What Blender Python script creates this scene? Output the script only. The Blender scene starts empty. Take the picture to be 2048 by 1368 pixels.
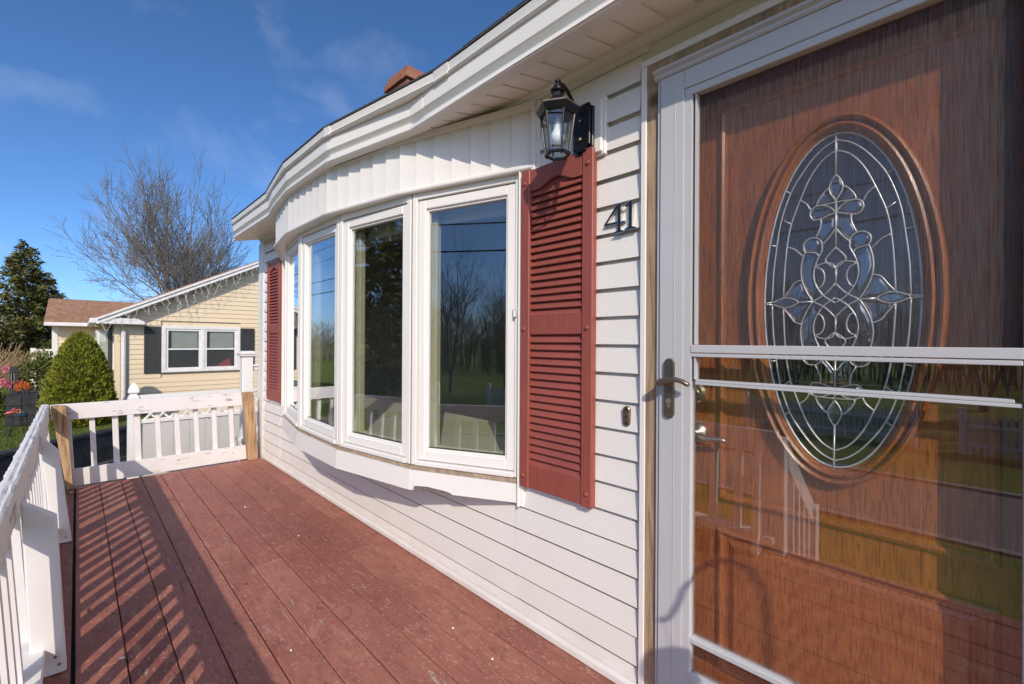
import bpy, bmesh, math, random
from mathutils import Vector, Matrix, noise
import numpy as np

# ------------------------------------------------------------------ camera, sky, sun, exposure
sc = bpy.context.scene
COL = sc.collection
R = math.radians
CAM = Vector((0.0, -1.38, 1.20))
F_PX, HEAD, PITCH, ROLL = 884.609, R(44.5496), R(0.0045), R(0.32687)
_f = Vector((-math.cos(HEAD) * math.cos(PITCH), math.sin(HEAD) * math.cos(PITCH), math.sin(PITCH)))
_s0 = _f.cross(Vector((0, 0, 1))).normalized()
_u0 = _s0.cross(_f)
RIGHT = _s0 * math.cos(ROLL) + _u0 * math.sin(ROLL)
UP = -_s0 * math.sin(ROLL) + _u0 * math.cos(ROLL)
cam_data = bpy.data.cameras.new('camera')
cam = bpy.data.objects.new('camera', cam_data)
COL.objects.link(cam)
cam_data.sensor_width = 36.0
cam_data.lens = F_PX / 2048 * 36.0
cam_data.clip_start = 0.02
cam_data.clip_end = 2000
cam.matrix_world = Matrix(((RIGHT.x, UP.x, -_f.x, CAM.x), (RIGHT.y, UP.y, -_f.y, CAM.y), (RIGHT.z, UP.z, -_f.z, CAM.z), (0, 0, 0, 1)))
sc.camera = cam

SUN_ELEV = R(32.5)
SUN_H = Vector((0.797, -0.605, 0)).normalized()
SUN_DIR = SUN_H * math.cos(SUN_ELEV) + Vector((0, 0, math.sin(SUN_ELEV)))
world = bpy.data.worlds.new('World')
sc.world = world
world.use_nodes = True
wn, wl = world.node_tree.nodes, world.node_tree.links
wn.clear()
w_out = wn.new('ShaderNodeOutputWorld')
w_bg = wn.new('ShaderNodeBackground')
w_sky = wn.new('ShaderNodeTexSky')
w_sky.sky_type = 'NISHITA'
w_sky.sun_disc = False
w_sky.sun_elevation = SUN_ELEV
w_sky.sun_rotation = math.atan2(SUN_H.x, SUN_H.y)
w_sky.altitude = 50
w_sky.air_density = 0.55
w_sky.dust_density = 1.15
w_sky.ozone_density = 5.0
w_bg.inputs['Strength'].default_value = 0.15
# thin cirrus streaks, everywhere over the sky
w_tc = wn.new('ShaderNodeTexCoord')
w_map = wn.new('ShaderNodeMapping')
w_map.inputs['Rotation'].default_value = (0.25, 0.5, 0.6)
w_map.inputs['Scale'].default_value = (1.0, 3.6, 6.0)
w_nz = wn.new('ShaderNodeTexNoise')
w_nz.inputs['Scale'].default_value = 1.5
w_nz.inputs['Detail'].default_value = 7
w_nz.inputs['Roughness'].default_value = 0.52
w_nz.inputs['Distortion'].default_value = 0.35
w_rmp = wn.new('ShaderNodeMapRange')
w_rmp.inputs['From Min'].default_value = 0.53
w_rmp.inputs['From Max'].default_value = 0.86
w_rmp.inputs['To Max'].default_value = 0.20
w_mix = wn.new('ShaderNodeMix')
w_mix.data_type = 'RGBA'
w_mix.inputs['B'].default_value = (4.6, 4.9, 5.6, 1)
wl.new(w_tc.outputs['Generated'], w_map.inputs['Vector'])
wl.new(w_map.outputs['Vector'], w_nz.inputs['Vector'])
wl.new(w_nz.outputs['Fac'], w_rmp.inputs['Value'])
wl.new(w_rmp.outputs['Result'], w_mix.inputs['Factor'])
w_hsv = wn.new('ShaderNodeHueSaturation')
w_hsv.inputs['Hue'].default_value = 0.498
w_hsv.inputs['Saturation'].default_value = 1.1
wl.new(w_sky.outputs['Color'], w_hsv.inputs['Color'])
wl.new(w_hsv.outputs['Color'], w_mix.inputs['A'])
wl.new(w_mix.outputs['Result'], w_bg.inputs['Color'])
wl.new(w_bg.outputs['Background'], w_out.inputs['Surface'])

sun_data = bpy.data.lights.new('sun', 'SUN')
sun_data.energy = 2.8
sun_data.angle = R(0.55)
sun_data.color = (1.0, 0.885, 0.75)
sun = bpy.data.objects.new('sun', sun_data)
COL.objects.link(sun)
sun.location = (8, -8, 10)
sun.rotation_euler = SUN_DIR.to_track_quat('Z', 'Y').to_euler()

sc.view_settings.view_transform = 'Standard'
sc.view_settings.look = 'None'
sc.view_settings.gamma = 1.0
sc.view_settings.exposure = 0.45
sc.cycles.max_bounces = 10
sc.cycles.diffuse_bounces = 7
sc.cycles.transparent_max_bounces = 16
sc.cycles.use_denoising = True

# ------------------------------------------------------------------ helpers
def ray(px, py):
    return RIGHT * ((px - 1024) / F_PX) - UP * ((py - 684) / F_PX) + _f
def atX(px, py, X):
    r = ray(px, py); return CAM + r * ((X - CAM.x) / r.x)
def atY(px, py, Y):
    r = ray(px, py); return CAM + r * ((Y - CAM.y) / r.y)
def atZ(px, py, Z):
    r = ray(px, py); return CAM + r * ((Z - CAM.z) / r.z)

class MB:
    """collects polygons and links them as one mesh object"""
    def __init__(s):
        s.v = []; s.f = []
    def hexa(s, p):   # p: 8 points, bottom ring 0-3 (ccw from above), top ring 4-7
        b = len(s.v); s.v += [tuple(q) for q in p]
        for q in ((0, 3, 2, 1), (4, 5, 6, 7), (0, 1, 5, 4), (1, 2, 6, 5), (2, 3, 7, 6), (3, 0, 4, 7)):
            s.f.append(tuple(b + i for i in q))
        return s
    def box(s, x0, x1, y0, y1, z0, z1):
        return s.hexa([(x0, y0, z0), (x1, y0, z0), (x1, y1, z0), (x0, y1, z0), (x0, y0, z1), (x1, y0, z1), (x1, y1, z1), (x0, y1, z1)])
    def prism(s, poly, fn, a0, a1):
        """poly 2-D points, fn(p, q, a) -> 3-D point, extruded from a0 to a1"""
        n = len(poly); b = len(s.v)
        s.v += [tuple(fn(p, q, a0)) for p, q in poly] + [tuple(fn(p, q, a1)) for p, q in poly]
        s.f.append(tuple(b + i for i in range(n))[::-1]); s.f.append(tuple(b + n + i for i in range(n)))
        for i in range(n):
            j = (i + 1) % n
            s.f.append((b + i, b + j, b + n + j, b + n + i))
        return s
    def tube(s, pts, rad, n=6, cap=True):
        pts = [Vector(p) for p in pts]; m = len(pts)
        rad = rad if isinstance(rad, (list, tuple)) else [rad] * m
        b = len(s.v); up = None
        for i, p in enumerate(pts):
            d = (pts[min(i + 1, m - 1)] - pts[max(i - 1, 0)])
            d = d.normalized() if d.length > 1e-9 else Vector((0, 0, 1))
            if up is None:
                up = d.orthogonal().normalized()
            else:
                up = (up - d * up.dot(d)); up = up.normalized() if up.length > 1e-6 else d.orthogonal().normalized()
            w = d.cross(up)
            for k in range(n):
                a = 2 * math.pi * k / n
                s.v.append(tuple(p + (up * math.cos(a) + w * math.sin(a)) * rad[i]))
        for i in range(m - 1):
            for k in range(n):
                k2 = (k + 1) % n
                s.f.append((b + i * n + k, b + i * n + k2, b + (i + 1) * n + k2, b + (i + 1) * n + k))
        if cap:
            s.f.append(tuple(b + k for k in range(n))[::-1]); s.f.append(tuple(b + (m - 1) * n + k for k in range(n)))
        return s
    def lathe(s, prof, c, n=16, axis='z', rot=0.0):
        """prof: (radius, height)"""
        b = len(s.v); m = len(prof); c = Vector(c)
        for r, h in prof:
            for k in range(n):
                a = 2 * math.pi * k / n + rot
                if axis == 'z': s.v.append((c.x + r * math.cos(a), c.y + r * math.sin(a), c.z + h))
                else: s.v.append((c.x + r * math.cos(a), c.y + h, c.z + r * math.sin(a)))
        for i in range(m - 1):
            for k in range(n):
                k2 = (k + 1) % n
                s.f.append((b + i * n + k, b + i * n + k2, b + (i + 1) * n + k2, b + (i + 1) * n + k))
        s.f.append(tuple(b + k for k in range(n))[::-1]); s.f.append(tuple(b + (m - 1) * n + k for k in range(n)))
        return s
    def sweep(s, nodes, prof):
        """nodes: plan polyline (x, y); prof: closed polygon of (outward offset, z); outward is to -y for a line running to -x"""
        nd = [Vector((a, b)) for a, b in nodes]; m = len(nd); n = len(prof); b = len(s.v)
        for i in range(m):
            d1 = (nd[i] - nd[i - 1]).normalized() if i > 0 else None
            d2 = (nd[i + 1] - nd[i]).normalized() if i < m - 1 else None
            d1 = d1 or d2; d2 = d2 or d1
            n1 = Vector((-d1.y, d1.x)); n2 = Vector((-d2.y, d2.x))
            h = (n1 + n2).normalized(); k = 1 / max(h.dot(n1), .3)
            for o, z in prof:
                q = nd[i] + h * (o * k); s.v.append((q.x, q.y, z))
        for i in range(m - 1):
            for j in range(n):
                j2 = (j + 1) % n
                s.f.append((b + i * n + j, b + i * n + j2, b + (i + 1) * n + j2, b + (i + 1) * n + j))
        s.f.append(tuple(b + j for j in range(n))[::-1]); s.f.append(tuple(b + (m - 1) * n + j for j in range(n)))
        return s
    def mesh(s, name):
        me = bpy.data.meshes.new(name); me.from_pydata(s.v, [], s.f); me.update()
        bm = bmesh.new(); bm.from_mesh(me); bmesh.ops.recalc_face_normals(bm, faces=bm.faces); bm.to_mesh(me); bm.free()
        return me
    def build(s, name, mat, parent=None, bevel=0.0, smooth=False, seg=1):
        return put(name, s.mesh(name), mat, parent, bevel=bevel, smooth=smooth, seg=seg)

BASE = {}
def put(name, me, mat, parent=None, loc=(0, 0, 0), rot=(0, 0, 0), bevel=0.0, smooth=False, seg=1):
    o = bpy.data.objects.new(name, me)
    COL.objects.link(o)
    if mat is not None and not me.materials:
        me.materials.append(mat)
    o.location = loc; o.rotation_euler = rot
    if parent is not None:
        o.parent = parent
        o.matrix_parent_inverse = Matrix.Translation(-BASE.get(parent.name, Vector((0, 0, 0))))
    if smooth:
        for p in me.polygons: p.use_smooth = True
    if bevel:
        b = o.modifiers.new('bevel', 'BEVEL'); b.width = bevel; b.segments = seg; b.limit_method = 'ANGLE'; b.angle_limit = R(40)
    return o
def tag(o, label, cat=None, group=None, kind=None):
    if label: o['label'] = label
    if cat: o['category'] = cat
    if group: o['group'] = group
    if kind: o['kind'] = kind
    return o
def thing(name, label, cat, loc, group=None):
    o = bpy.data.objects.new(name, None); COL.objects.link(o)
    o.empty_display_size = .1; o.location = loc; BASE[o.name] = Vector(loc)
    return tag(o, label, cat, group)

# ------------------------------------------------------------------ materials
def new_mat(name):
    m = bpy.data.materials.new(name); m.use_nodes = True
    nt = m.node_tree; b = nt.nodes['Principled BSDF']
    return m, nt, b
def N(nt, t, **kw):
    n = nt.nodes.new(t)
    for k, v in kw.items():
        if k in n.inputs: n.inputs[k].default_value = v
        else: setattr(n, k, v)
    return n
def pos(nt, scale=(1, 1, 1), rot=(0, 0, 0), obj=False):
    mp = N(nt, 'ShaderNodeMapping'); mp.inputs['Scale'].default_value = scale; mp.inputs['Rotation'].default_value = rot
    if obj:
        nt.links.new(N(nt, 'ShaderNodeTexCoord').outputs['Object'], mp.inputs['Vector'])
    else:
        nt.links.new(N(nt, 'ShaderNodeNewGeometry').outputs['Position'], mp.inputs['Vector'])
    return mp.outputs['Vector']
def noise_tex(nt, vec, scale, detail=4, rough=.55, dist=0.0):
    n = N(nt, 'ShaderNodeTexNoise'); n.inputs['Scale'].default_value = scale; n.inputs['Detail'].default_value = detail
    n.inputs['Roughness'].default_value = rough; n.inputs['Distortion'].default_value = dist
    nt.links.new(vec, n.inputs['Vector']); return n.outputs['Fac']
def ramp(nt, fac, stops):
    r = N(nt, 'ShaderNodeValToRGB'); e = r.color_ramp.elements
    while len(e) < len(stops): e.new(.5)
    for i, (p, c) in enumerate(stops):
        e[i].position = p; e[i].color = (c[0], c[1], c[2], 1) if not isinstance(c, (int, float)) else (c, c, c, 1)
    nt.links.new(fac, r.inputs['Fac']); return r.outputs['Color']
def rng(nt, fac, a, b, c=0.0, d=1.0):
    r = N(nt, 'ShaderNodeMapRange'); nt.links.new(fac, r.inputs['Value'])
    for k, v in zip(('From Min', 'From Max', 'To Min', 'To Max'), (a, b, c, d)): r.inputs[k].default_value = v
    return r.outputs['Result']
def mixc(nt, fac, a, b, mode='MIX'):
    m = N(nt, 'ShaderNodeMix', data_type='RGBA', blend_type=mode)
    for sk, v in (('Factor', fac), ('A', a), ('B', b)):
        if isinstance(v, (int, float)): m.inputs[sk].default_value = v
        elif isinstance(v, tuple): m.inputs[sk].default_value = (v[0], v[1], v[2], 1)
        else: nt.links.new(v, m.inputs[sk])
    return m.outputs['Result']
def math_n(nt, op, a, b=None):
    m = N(nt, 'ShaderNodeMath', operation=op)
    for i, v in enumerate((a, b)):
        if v is None: continue
        if isinstance(v, (int, float)): m.inputs[i].default_value = v
        else: nt.links.new(v, m.inputs[i])
    return m.outputs[0]
def bump(nt, b, h, strength=.3, dist=.01):
    n = N(nt, 'ShaderNodeBump'); n.inputs['Strength'].default_value = strength; n.inputs['Distance'].default_value = dist
    nt.links.new(h, n.inputs['Height']); nt.links.new(n.outputs['Normal'], b.inputs['Normal'])
def setc(nt, b, c):
    if isinstance(c, tuple): b.inputs['Base Color'].default_value = (c[0], c[1], c[2], 1)
    else: nt.links.new(c, b.inputs['Base Color'])

def simple(name, col, rough=.5, metal=0.0, var=.08, vscale=6, bstr=.0, bscale=80, stretch=(1, 1, 1), spec=.5):
    m, nt, b = new_mat(name)
    n = noise_tex(nt, pos(nt, stretch), vscale, 5)
    dark = tuple(c * (1 - var) for c in col); lite = tuple(min(1, c * (1 + var)) for c in col)
    setc(nt, b, ramp(nt, n, [(.3, dark), (.7, lite)]))
    b.inputs['Roughness'].default_value = rough; b.inputs['Metallic'].default_value = metal
    b.inputs['Specular IOR Level'].default_value = spec
    if bstr: bump(nt, b, noise_tex(nt, pos(nt, stretch), bscale, 4), bstr, .004)
    return m

M = {}
def vinyl(name, col, grain=(3, 60, 90), dirt=0.5, rough=.42):
    m, nt, b = new_mat(name)
    g = noise_tex(nt, pos(nt, grain), 2.2, 5, .6)
    blot = noise_tex(nt, pos(nt), 2.3, 5, .6)
    base = mixc(nt, rng(nt, blot, .35, .75, 0, .5 * dirt), col, tuple(c * k for c, k in zip(col, (.88, .85, .79))))
    spk = noise_tex(nt, pos(nt), 55, 2, .5)
    base = mixc(nt, rng(nt, spk, .70, .76, 0, .55 * dirt), base, (.36, .31, .25))
    # splash grime low on the wall
    sx = N(nt, 'ShaderNodeSeparateXYZ'); nt.links.new(N(nt, 'ShaderNodeNewGeometry').outputs['Position'], sx.inputs[0])
    low = math_n(nt, 'MULTIPLY', rng(nt, sx.outputs['Z'], .0, .24, 1, 0), rng(nt, noise_tex(nt, pos(nt, (1.6, 1, 5)), 3.5, 6, .65), .35, .7, 0, .75 * dirt))
    base = mixc(nt, low, base, (.46, .37, .26))
    setc(nt, b, base); b.inputs['Roughness'].default_value = rough
    b.inputs['Specular IOR Level'].default_value = .4
    bump(nt, b, g, .22, .003)
    return m
M['vinyl'] = vinyl('white vinyl siding', (.725, .705, .665))
M['trim'] = vinyl('white aluminium trim', (.74, .722, .685), grain=(2, 9, 9), dirt=.45, rough=.35)
M['header'] = vinyl('white vertical vinyl', (.705, .685, .65), grain=(80, 80, 3), dirt=.35)
M['soffit'] = vinyl('white soffit vinyl', (.88, .83, .77), grain=(30, 3, 30), dirt=.7, rough=.5)
M['storm'] = simple('light grey storm door enamel', (.47, .475, .48), .28, 0, .03, 3)
M['tan_vinyl'] = vinyl('tan vinyl siding', (.72, .60, .42), grain=(60, 3, 60), dirt=.35, rough=.5)
M['vinyl_fence'] = vinyl('white vinyl fence', (.76, .75, .74), dirt=.3)
M['fence_grey'] = vinyl('grey fence panel and picket shade', (.55, .54, .53), grain=(60, 60, 3), dirt=.2)

def peeling(name, amount=.62, streak=(4, 60, 60), col=(.74, .72, .71), wood=(.30, .27, .24)):
    m, nt, b = new_mat(name)
    st = noise_tex(nt, pos(nt, streak), 1.3, 6, .65)
    bl = noise_tex(nt, pos(nt), 7, 5, .6)
    mask = math_n(nt, 'ADD', math_n(nt, 'MULTIPLY', st, .6), math_n(nt, 'MULTIPLY', bl, .4))
    mk = rng(nt, mask, amount, amount + .018)
    wd = ramp(nt, noise_tex(nt, pos(nt, streak), 3, 4), [(.3, tuple(c * .55 for c in wood)), (.7, wood)])
    grime = mixc(nt, rng(nt, noise_tex(nt, pos(nt), 5, 4), .4, .8, 0, .45), col, tuple(c * k for c, k in zip(col, (.86, .82, .76))))
    setc(nt, b, mixc(nt, mk, grime, wd))
    b.inputs['Roughness'].default_value = .55
    hgt = math_n(nt, 'SUBTRACT', math_n(nt, 'MULTIPLY', st, .35), math_n(nt, 'MULTIPLY', mk, .5))
    bump(nt, b, hgt, .55, .004)
    return m
M['rail_paint'] = peeling('white railing paint', .655)
M['rail_worn'] = peeling('weathered railing top paint', .585, (1.6, 85, 30), wood=(.36, .35, .34))
M['brace_paint'] = peeling('white brace paint', .70, (40, 40, 3))
M['end_paint'] = peeling('flaking white paint', .592, (60, 4, 60))

def lumber(name, c1=(.40, .25, .135), c2=(.20, .115, .06)):
    m, nt, b = new_mat(name)
    v = pos(nt, (22, 22, 1.6))
    g = noise_tex(nt, v, 2.4, 6, .62, .8)
    kn = N(nt, 'ShaderNodeTexVoronoi'); kn.inputs['Scale'].default_value = 1.9
    nt.links.new(pos(nt, (1.7, 1.7, 1.8)), kn.inputs['Vector'])
    knot = rng(nt, kn.outputs['Distance'], .06, .13, 1, 0)
    c = ramp(nt, g, [(.36, c2), (.5, c1), (.66, tuple(min(1, k * 1.3) for k in c1))])
    setc(nt, b, mixc(nt, knot, c, (.10, .05, .025))); b.inputs['Roughness'].default_value = .7
    bump(nt, b, g, .35, .003)
    return m
M['lumber'] = lumber('unpainted post lumber')
M['casing'] = lumber('bare wood door casing', (.34, .235, .145), (.22, .14, .085))

def deck_mat():
    m, nt, b = new_mat('worn maroon deck paint')
    oi = N(nt, 'ShaderNodeObjectInfo')
    off = N(nt, 'ShaderNodeVectorMath', operation='SCALE'); off.inputs[0].default_value = (31.0, 17.0, 9.0)
    nt.links.new(oi.outputs['Random'], off.inputs['Scale'])
    addv = N(nt, 'ShaderNodeVectorMath', operation='ADD')
    nt.links.new(N(nt, 'ShaderNodeNewGeometry').outputs['Position'], addv.inputs[0]); nt.links.new(off.outputs[0], addv.inputs[1])
    def pos(nt, scale=(1, 1, 1)):
        mp = N(nt, 'ShaderNodeMapping'); mp.inputs['Scale'].default_value = scale
        nt.links.new(addv.outputs[0], mp.inputs['Vector']); return mp.outputs['Vector']
    v = pos(nt)
    big = noise_tex(nt, v, 1.9, 6, .62)
    mid = noise_tex(nt, pos(nt, (1, 2.2, 1)), 7, 5, .65, .8)
    fine = noise_tex(nt, pos(nt, (4, 24, 24)), 2.6, 6, .68, .5)
    spk = noise_tex(nt, pos(nt, (1.0, 1.8, 1)), 46, 4, .65)
    base = ramp(nt, big, [(.28, (.285, .104, .078)), (.5, (.345, .134, .100)), (.72, (.40, .165, .122))])
    tone = ramp(nt, oi.outputs['Random'], [(0, (.74, .70, .69)), (.5, (.95, .94, .93)), (1, (1.0, 1.06, 1.02))])
    base = mixc(nt, 1.0, base, tone, 'MULTIPLY')
    base = mixc(nt, rng(nt, mid, .34, .46, .5, 0), base, (.20, .068, .055))
    base = mixc(nt, rng(nt, fine, .34, .52, .5, 0), base, (.19, .062, .05))
    base = mixc(nt, rng(nt, mid, .60, .66, 0, .5), base, (.46, .235, .17))
    base = mixc(nt, rng(nt, spk, .57, .66, 0, .55), base, (.54, .34, .26))
    # paint worn through to grey wood in slivers along the grain
    worn = noise_tex(nt, pos(nt, (1.3, 8.5, 1)), 2.9, 7, .70, .7)
    wm = rng(nt, worn, .645, .662, 0, 1)
    wood = ramp(nt, noise_tex(nt, pos(nt, (6, 70, 6)), 3, 4), [(.3, (.22, .17, .13)), (.7, (.50, .43, .35))])
    base = mixc(nt, wm, base, wood)
    # grain checks and dark grime
    crk = rng(nt, noise_tex(nt, pos(nt, (1.3, 30, 2)), 2.6, 4, .6, .9), .292, .312, 1, 0)
    base = mixc(nt, crk, base, (.055, .026, .02))
    dk = noise_tex(nt, pos(nt, (1, 1.5, 1)), 15, 4, .6, 1.2)
    base = mixc(nt, rng(nt, dk, .665, .70, 0, .75), base, (.075, .042, .034))
    setc(nt, b, base)
    b.inputs['Roughness'].default_value = .6; b.inputs['Specular IOR Level'].default_value = .3
    hgt = math_n(nt, 'SUBTRACT', math_n(nt, 'ADD', math_n(nt, 'MULTIPLY', fine, .5), math_n(nt, 'MULTIPLY', spk, .3)), math_n(nt, 'ADD', math_n(nt, 'MULTIPLY', crk, .8), math_n(nt, 'MULTIPLY', wm, .35)))
    bump(nt, b, hgt, .6, .005)
    return m
M['deck'] = deck_mat()

def shutter_mat(name, col):
    m, nt, b = new_mat(name)
    g = noise_tex(nt, pos(nt, (40, 40, 2.5)), 3, 5, .6, .6)
    bl = noise_tex(nt, pos(nt), 4, 4)
    c = ramp(nt, bl, [(.3, tuple(k * .9 for k in col)), (.7, tuple(k * 1.1 for k in col))])
    setc(nt, b, mixc(nt, rng(nt, g, .4, .75, 0, .25), c, tuple(min(1, k * 1.5 + .03) for k in col)))
    b.inputs['Roughness'].default_value = .5; bump(nt, b, g, .3, .003)
    return m
M['shutter'] = shutter_mat('maroon vinyl shutter', (.255, .062, .044))
M['black_shutter'] = shutter_mat('faded black shutter', (.035, .037, .036))

def mahogany(name='mahogany stained door', cathedral=False):
    m, nt, b = new_mat(name)
    v = pos(nt, (26, 26, 1.3))
    g = noise_tex(nt, v, 2.6, 6, .6, .5)
    wv = N(nt, 'ShaderNodeTexWave', wave_type='RINGS', rings_direction='X')
    wv.inputs['Scale'].default_value = 3.2; wv.inputs['Distortion'].default_value = 5; wv.inputs['Detail'].default_value = 3
    nt.links.new(pos(nt, (2.4, 1, .55)), wv.inputs['Vector'])
    fl = noise_tex(nt, pos(nt, (150, 150, 9)), 2, 3, .6)
    if cathedral:
        wv.inputs['Scale'].default_value = 9; wv.inputs['Distortion'].default_value = 2.2; wv.rings_direction = 'Y'
        mp = N(nt, 'ShaderNodeMapping'); mp.inputs['Location'].default_value = (.21, 0, .42); mp.inputs['Scale'].default_value = (1.7, 1, .62)
        nt.links.new(N(nt, 'ShaderNodeNewGeometry').outputs['Position'], mp.inputs['Vector']); nt.links.new(mp.outputs[0], wv.inputs['Vector'])
    c = ramp(nt, g, [(.25, (.26, .072, .016)), (.5, (.34, .102, .024)), (.78, (.44, .146, .038))])
    c = mixc(nt, rng(nt, wv.outputs['Fac'], .3, .8, 0, .5 if cathedral else .22), c, (.42, .15, .045))
    c = mixc(nt, rng(nt, fl, .50, .60, 0, .62), c, (.115, .028, .008))
    setc(nt, b, c); b.inputs['Roughness'].default_value = .33; bump(nt, b, fl, .2, .002)
    b.inputs['Coat Weight'].default_value = .12; b.inputs['Coat Roughness'].default_value = .3
    return m
M['door'] = mahogany()
M['door_panel'] = mahogany('mahogany door panel', True)
M['black_metal'] = simple('black lantern enamel', (.008, .008, .010), .32, 0, .2, 20, spec=.35)
M['edge_metal'] = simple('worn lantern edges', (.30, .26, .21), .3, .8, .2, 30)
M['bronze'] = simple('antique bronze', (.23, .185, .14), .33, .85, .25, 25)
M['nickel'] = simple('satin brass nickel', (.52, .45, .34), .3, .9, .15, 20)
M['chrome'] = simple('bright nickel edge', (.62, .61, .58), .22, .95, .05, 20)
M['number_black'] = simple('glossy black numeral', (.012, .013, .018), .2, 0, .1, 20)
M['came'] = simple('brushed zinc came', (.75, .76, .77), .35, .55, .08, 30)
M['bulb'] = simple('white frosted bulb glass', (.80, .80, .78), .25)
M['shingle'] = simple('charcoal asphalt shingles', (.045, .045, .047), .9, 0, .4, 60, .6, 200)
M['brown_shingle'] = simple('brown asphalt shingles', (.33, .185, .115), .9, 0, .32, 9, .5, 200)
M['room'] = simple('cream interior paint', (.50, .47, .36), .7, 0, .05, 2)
M['room_dark'] = simple('dark interior wood and unlit room tone', (.05, .045, .04), .8, 0, .2, 3)
M['seat'] = simple('pale cream window seat paint', (.62, .57, .42), .5, 0, .05, 3)
M['caulk'] = simple('old tan caulk and wood', (.33, .25, .17), .8, 0, .4, 30, .5, 90)
M['gap'] = simple('dark seal and deck gap shade', (.05, .042, .035), .7, 0, .2, 20)
M['rust_seal'] = simple('brown mullion joint', (.22, .15, .10), .7, 0, .4, 30)
M['torn'] = simple('torn grey substrate', (.14, .13, .12), .95, 0, .5, 60, .8, 120)
M['asphalt'] = simple('asphalt', (.058, .058, .06), .9, 0, .35, 40, .5, 220)
M['road'] = simple('worn asphalt road', (.17, .165, .16), .9, 0, .15, 8, .3, 200)
M['soil'] = simple('bark mulch soil', (.085, .052, .03), .95, 0, .5, 25, .8, 90)
M['block'] = simple('black painted block', (.022, .024, .027), .6, 0, .6, 9, .5, 60)
M['concrete'] = simple('grey concrete', (.30, .29, .27), .85, 0, .2, 14, .4, 120)
M['white_wood'] = simple('white painted wood', (.72, .71, .69), .55, 0, .08, 8)
M['wire'] = simple('black cable', (.015, .015, .016), .6)
M['pole'] = simple('weathered utility pole', (.16, .12, .09), .9, 0, .3, 9, .4, 50, (9, 9, 1))
M['light_wire'] = simple('white light string wire', (.78, .74, .68), .5)
M['curtain'] = simple('pale blind slats', (.55, .55, .52), .6, 0, .06, 4)
M['pink'] = simple('pink painted metal', (.62, .10, .12), .4, 0, .25, 20)
M['orange'] = simple('orange petals', (.75, .22, .05), .6, 0, .4, 40)
M['rose'] = simple('rose pink petals', (.72, .20, .28), .6, 0, .35, 40)
M['teal'] = simple('teal painted metal', (.05, .30, .36), .4, 0, .3, 20)
M['red_cushion'] = simple('faded red cushion', (.42, .08, .08), .7, 0, .1, 8)
M['brown_leaf'] = simple('dry brown leaf', (.42, .30, .16), .8, 0, .3, 30)
M['chip'] = simple('paint chip', (.74, .70, .64), .6, 0, .1, 30)

def brick_mat():
    m, nt, b = new_mat('red chimney brick')
    oi = N(nt, 'ShaderNodeObjectInfo')
    n = noise_tex(nt, pos(nt), 26, 4, .6)
    c = ramp(nt, oi.outputs['Random'], [(0, (.20, .075, .045)), (.5, (.29, .115, .065)), (1, (.36, .16, .095))])
    setc(nt, b, mixc(nt, rng(nt, n, .4, .8, 0, .5), c, (.16, .06, .045))); b.inputs['Roughness'].default_value = .9
    bump(nt, b, n, .5, .006); return m
M['brick'] = brick_mat()
M['mortar'] = simple('chimney mortar', (.30, .26, .23), .95, 0, .2, 30)

def glass_mat(name, gain=1.15, tint=(.93, .97, .96), rough=0.0):
    m, nt, b = new_mat(name); nt.nodes.remove(b)
    out = nt.nodes['Material Output']
    lw = N(nt, 'ShaderNodeLayerWeight'); lw.inputs['Blend'].default_value = .5     # Schlick reflectance, the same from both sides
    sch = math_n(nt, 'ADD', math_n(nt, 'MULTIPLY', math_n(nt, 'POWER', lw.outputs['Facing'], 5), .96), .04)
    k = math_n(nt, 'MINIMUM', math_n(nt, 'MULTIPLY', sch, gain), .95)
    tr = N(nt, 'ShaderNodeBsdfTransparent'); tr.inputs['Color'].default_value = (*tint, 1)
    gl = N(nt, 'ShaderNodeBsdfGlossy'); gl.inputs['Roughness'].default_value = rough; gl.inputs['Color'].default_value = (.97, .98, 1, 1)
    mx = N(nt, 'ShaderNodeMixShader'); nt.links.new(k, mx.inputs[0]); nt.links.new(tr.outputs[0], mx.inputs[1]); nt.links.new(gl.outputs[0], mx.inputs[2])
    nt.links.new(mx.outputs[0], out.inputs['Surface'])
    return m
M['pane'] = glass_mat('window glass', 3.3, (.90, .93, .91))
M['storm_glass'] = glass_mat('storm door glass', 2.6, (.97, .98, .98))
M['lantern_glass'] = glass_mat('lantern glass', 1.3, (.95, .97, .97))
M['door_glass'] = glass_mat('leaded door glass', 3.0, (.50, .55, .56))
M['bevel_glass'] = glass_mat('bevelled door glass', 7.0, (.75, .82, .85))
def screen_mat():
    m, nt, b = new_mat('charcoal insect screen')
    out = nt.nodes['Material Output']
    v = pos(nt, (1, 1, .05))
    n = noise_tex(nt, pos(nt, (1, 1, .035)), 420, 2, .5)
    k = rng(nt, n, .3, .7, .06, .32)
    tr = N(nt, 'ShaderNodeBsdfTransparent')
    b.inputs['Base Color'].default_value = (.10, .092, .095, 1); b.inputs['Roughness'].default_value = .5
    mx = N(nt, 'ShaderNodeMixShader'); nt.links.new(k, mx.inputs[0]); nt.links.new(tr.outputs[0], mx.inputs[1]); nt.links.new(b.outputs[0], mx.inputs[2])
    nt.links.new(mx.outputs[0], out.inputs['Surface'])
    return m
M['screen'] = screen_mat()

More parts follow.
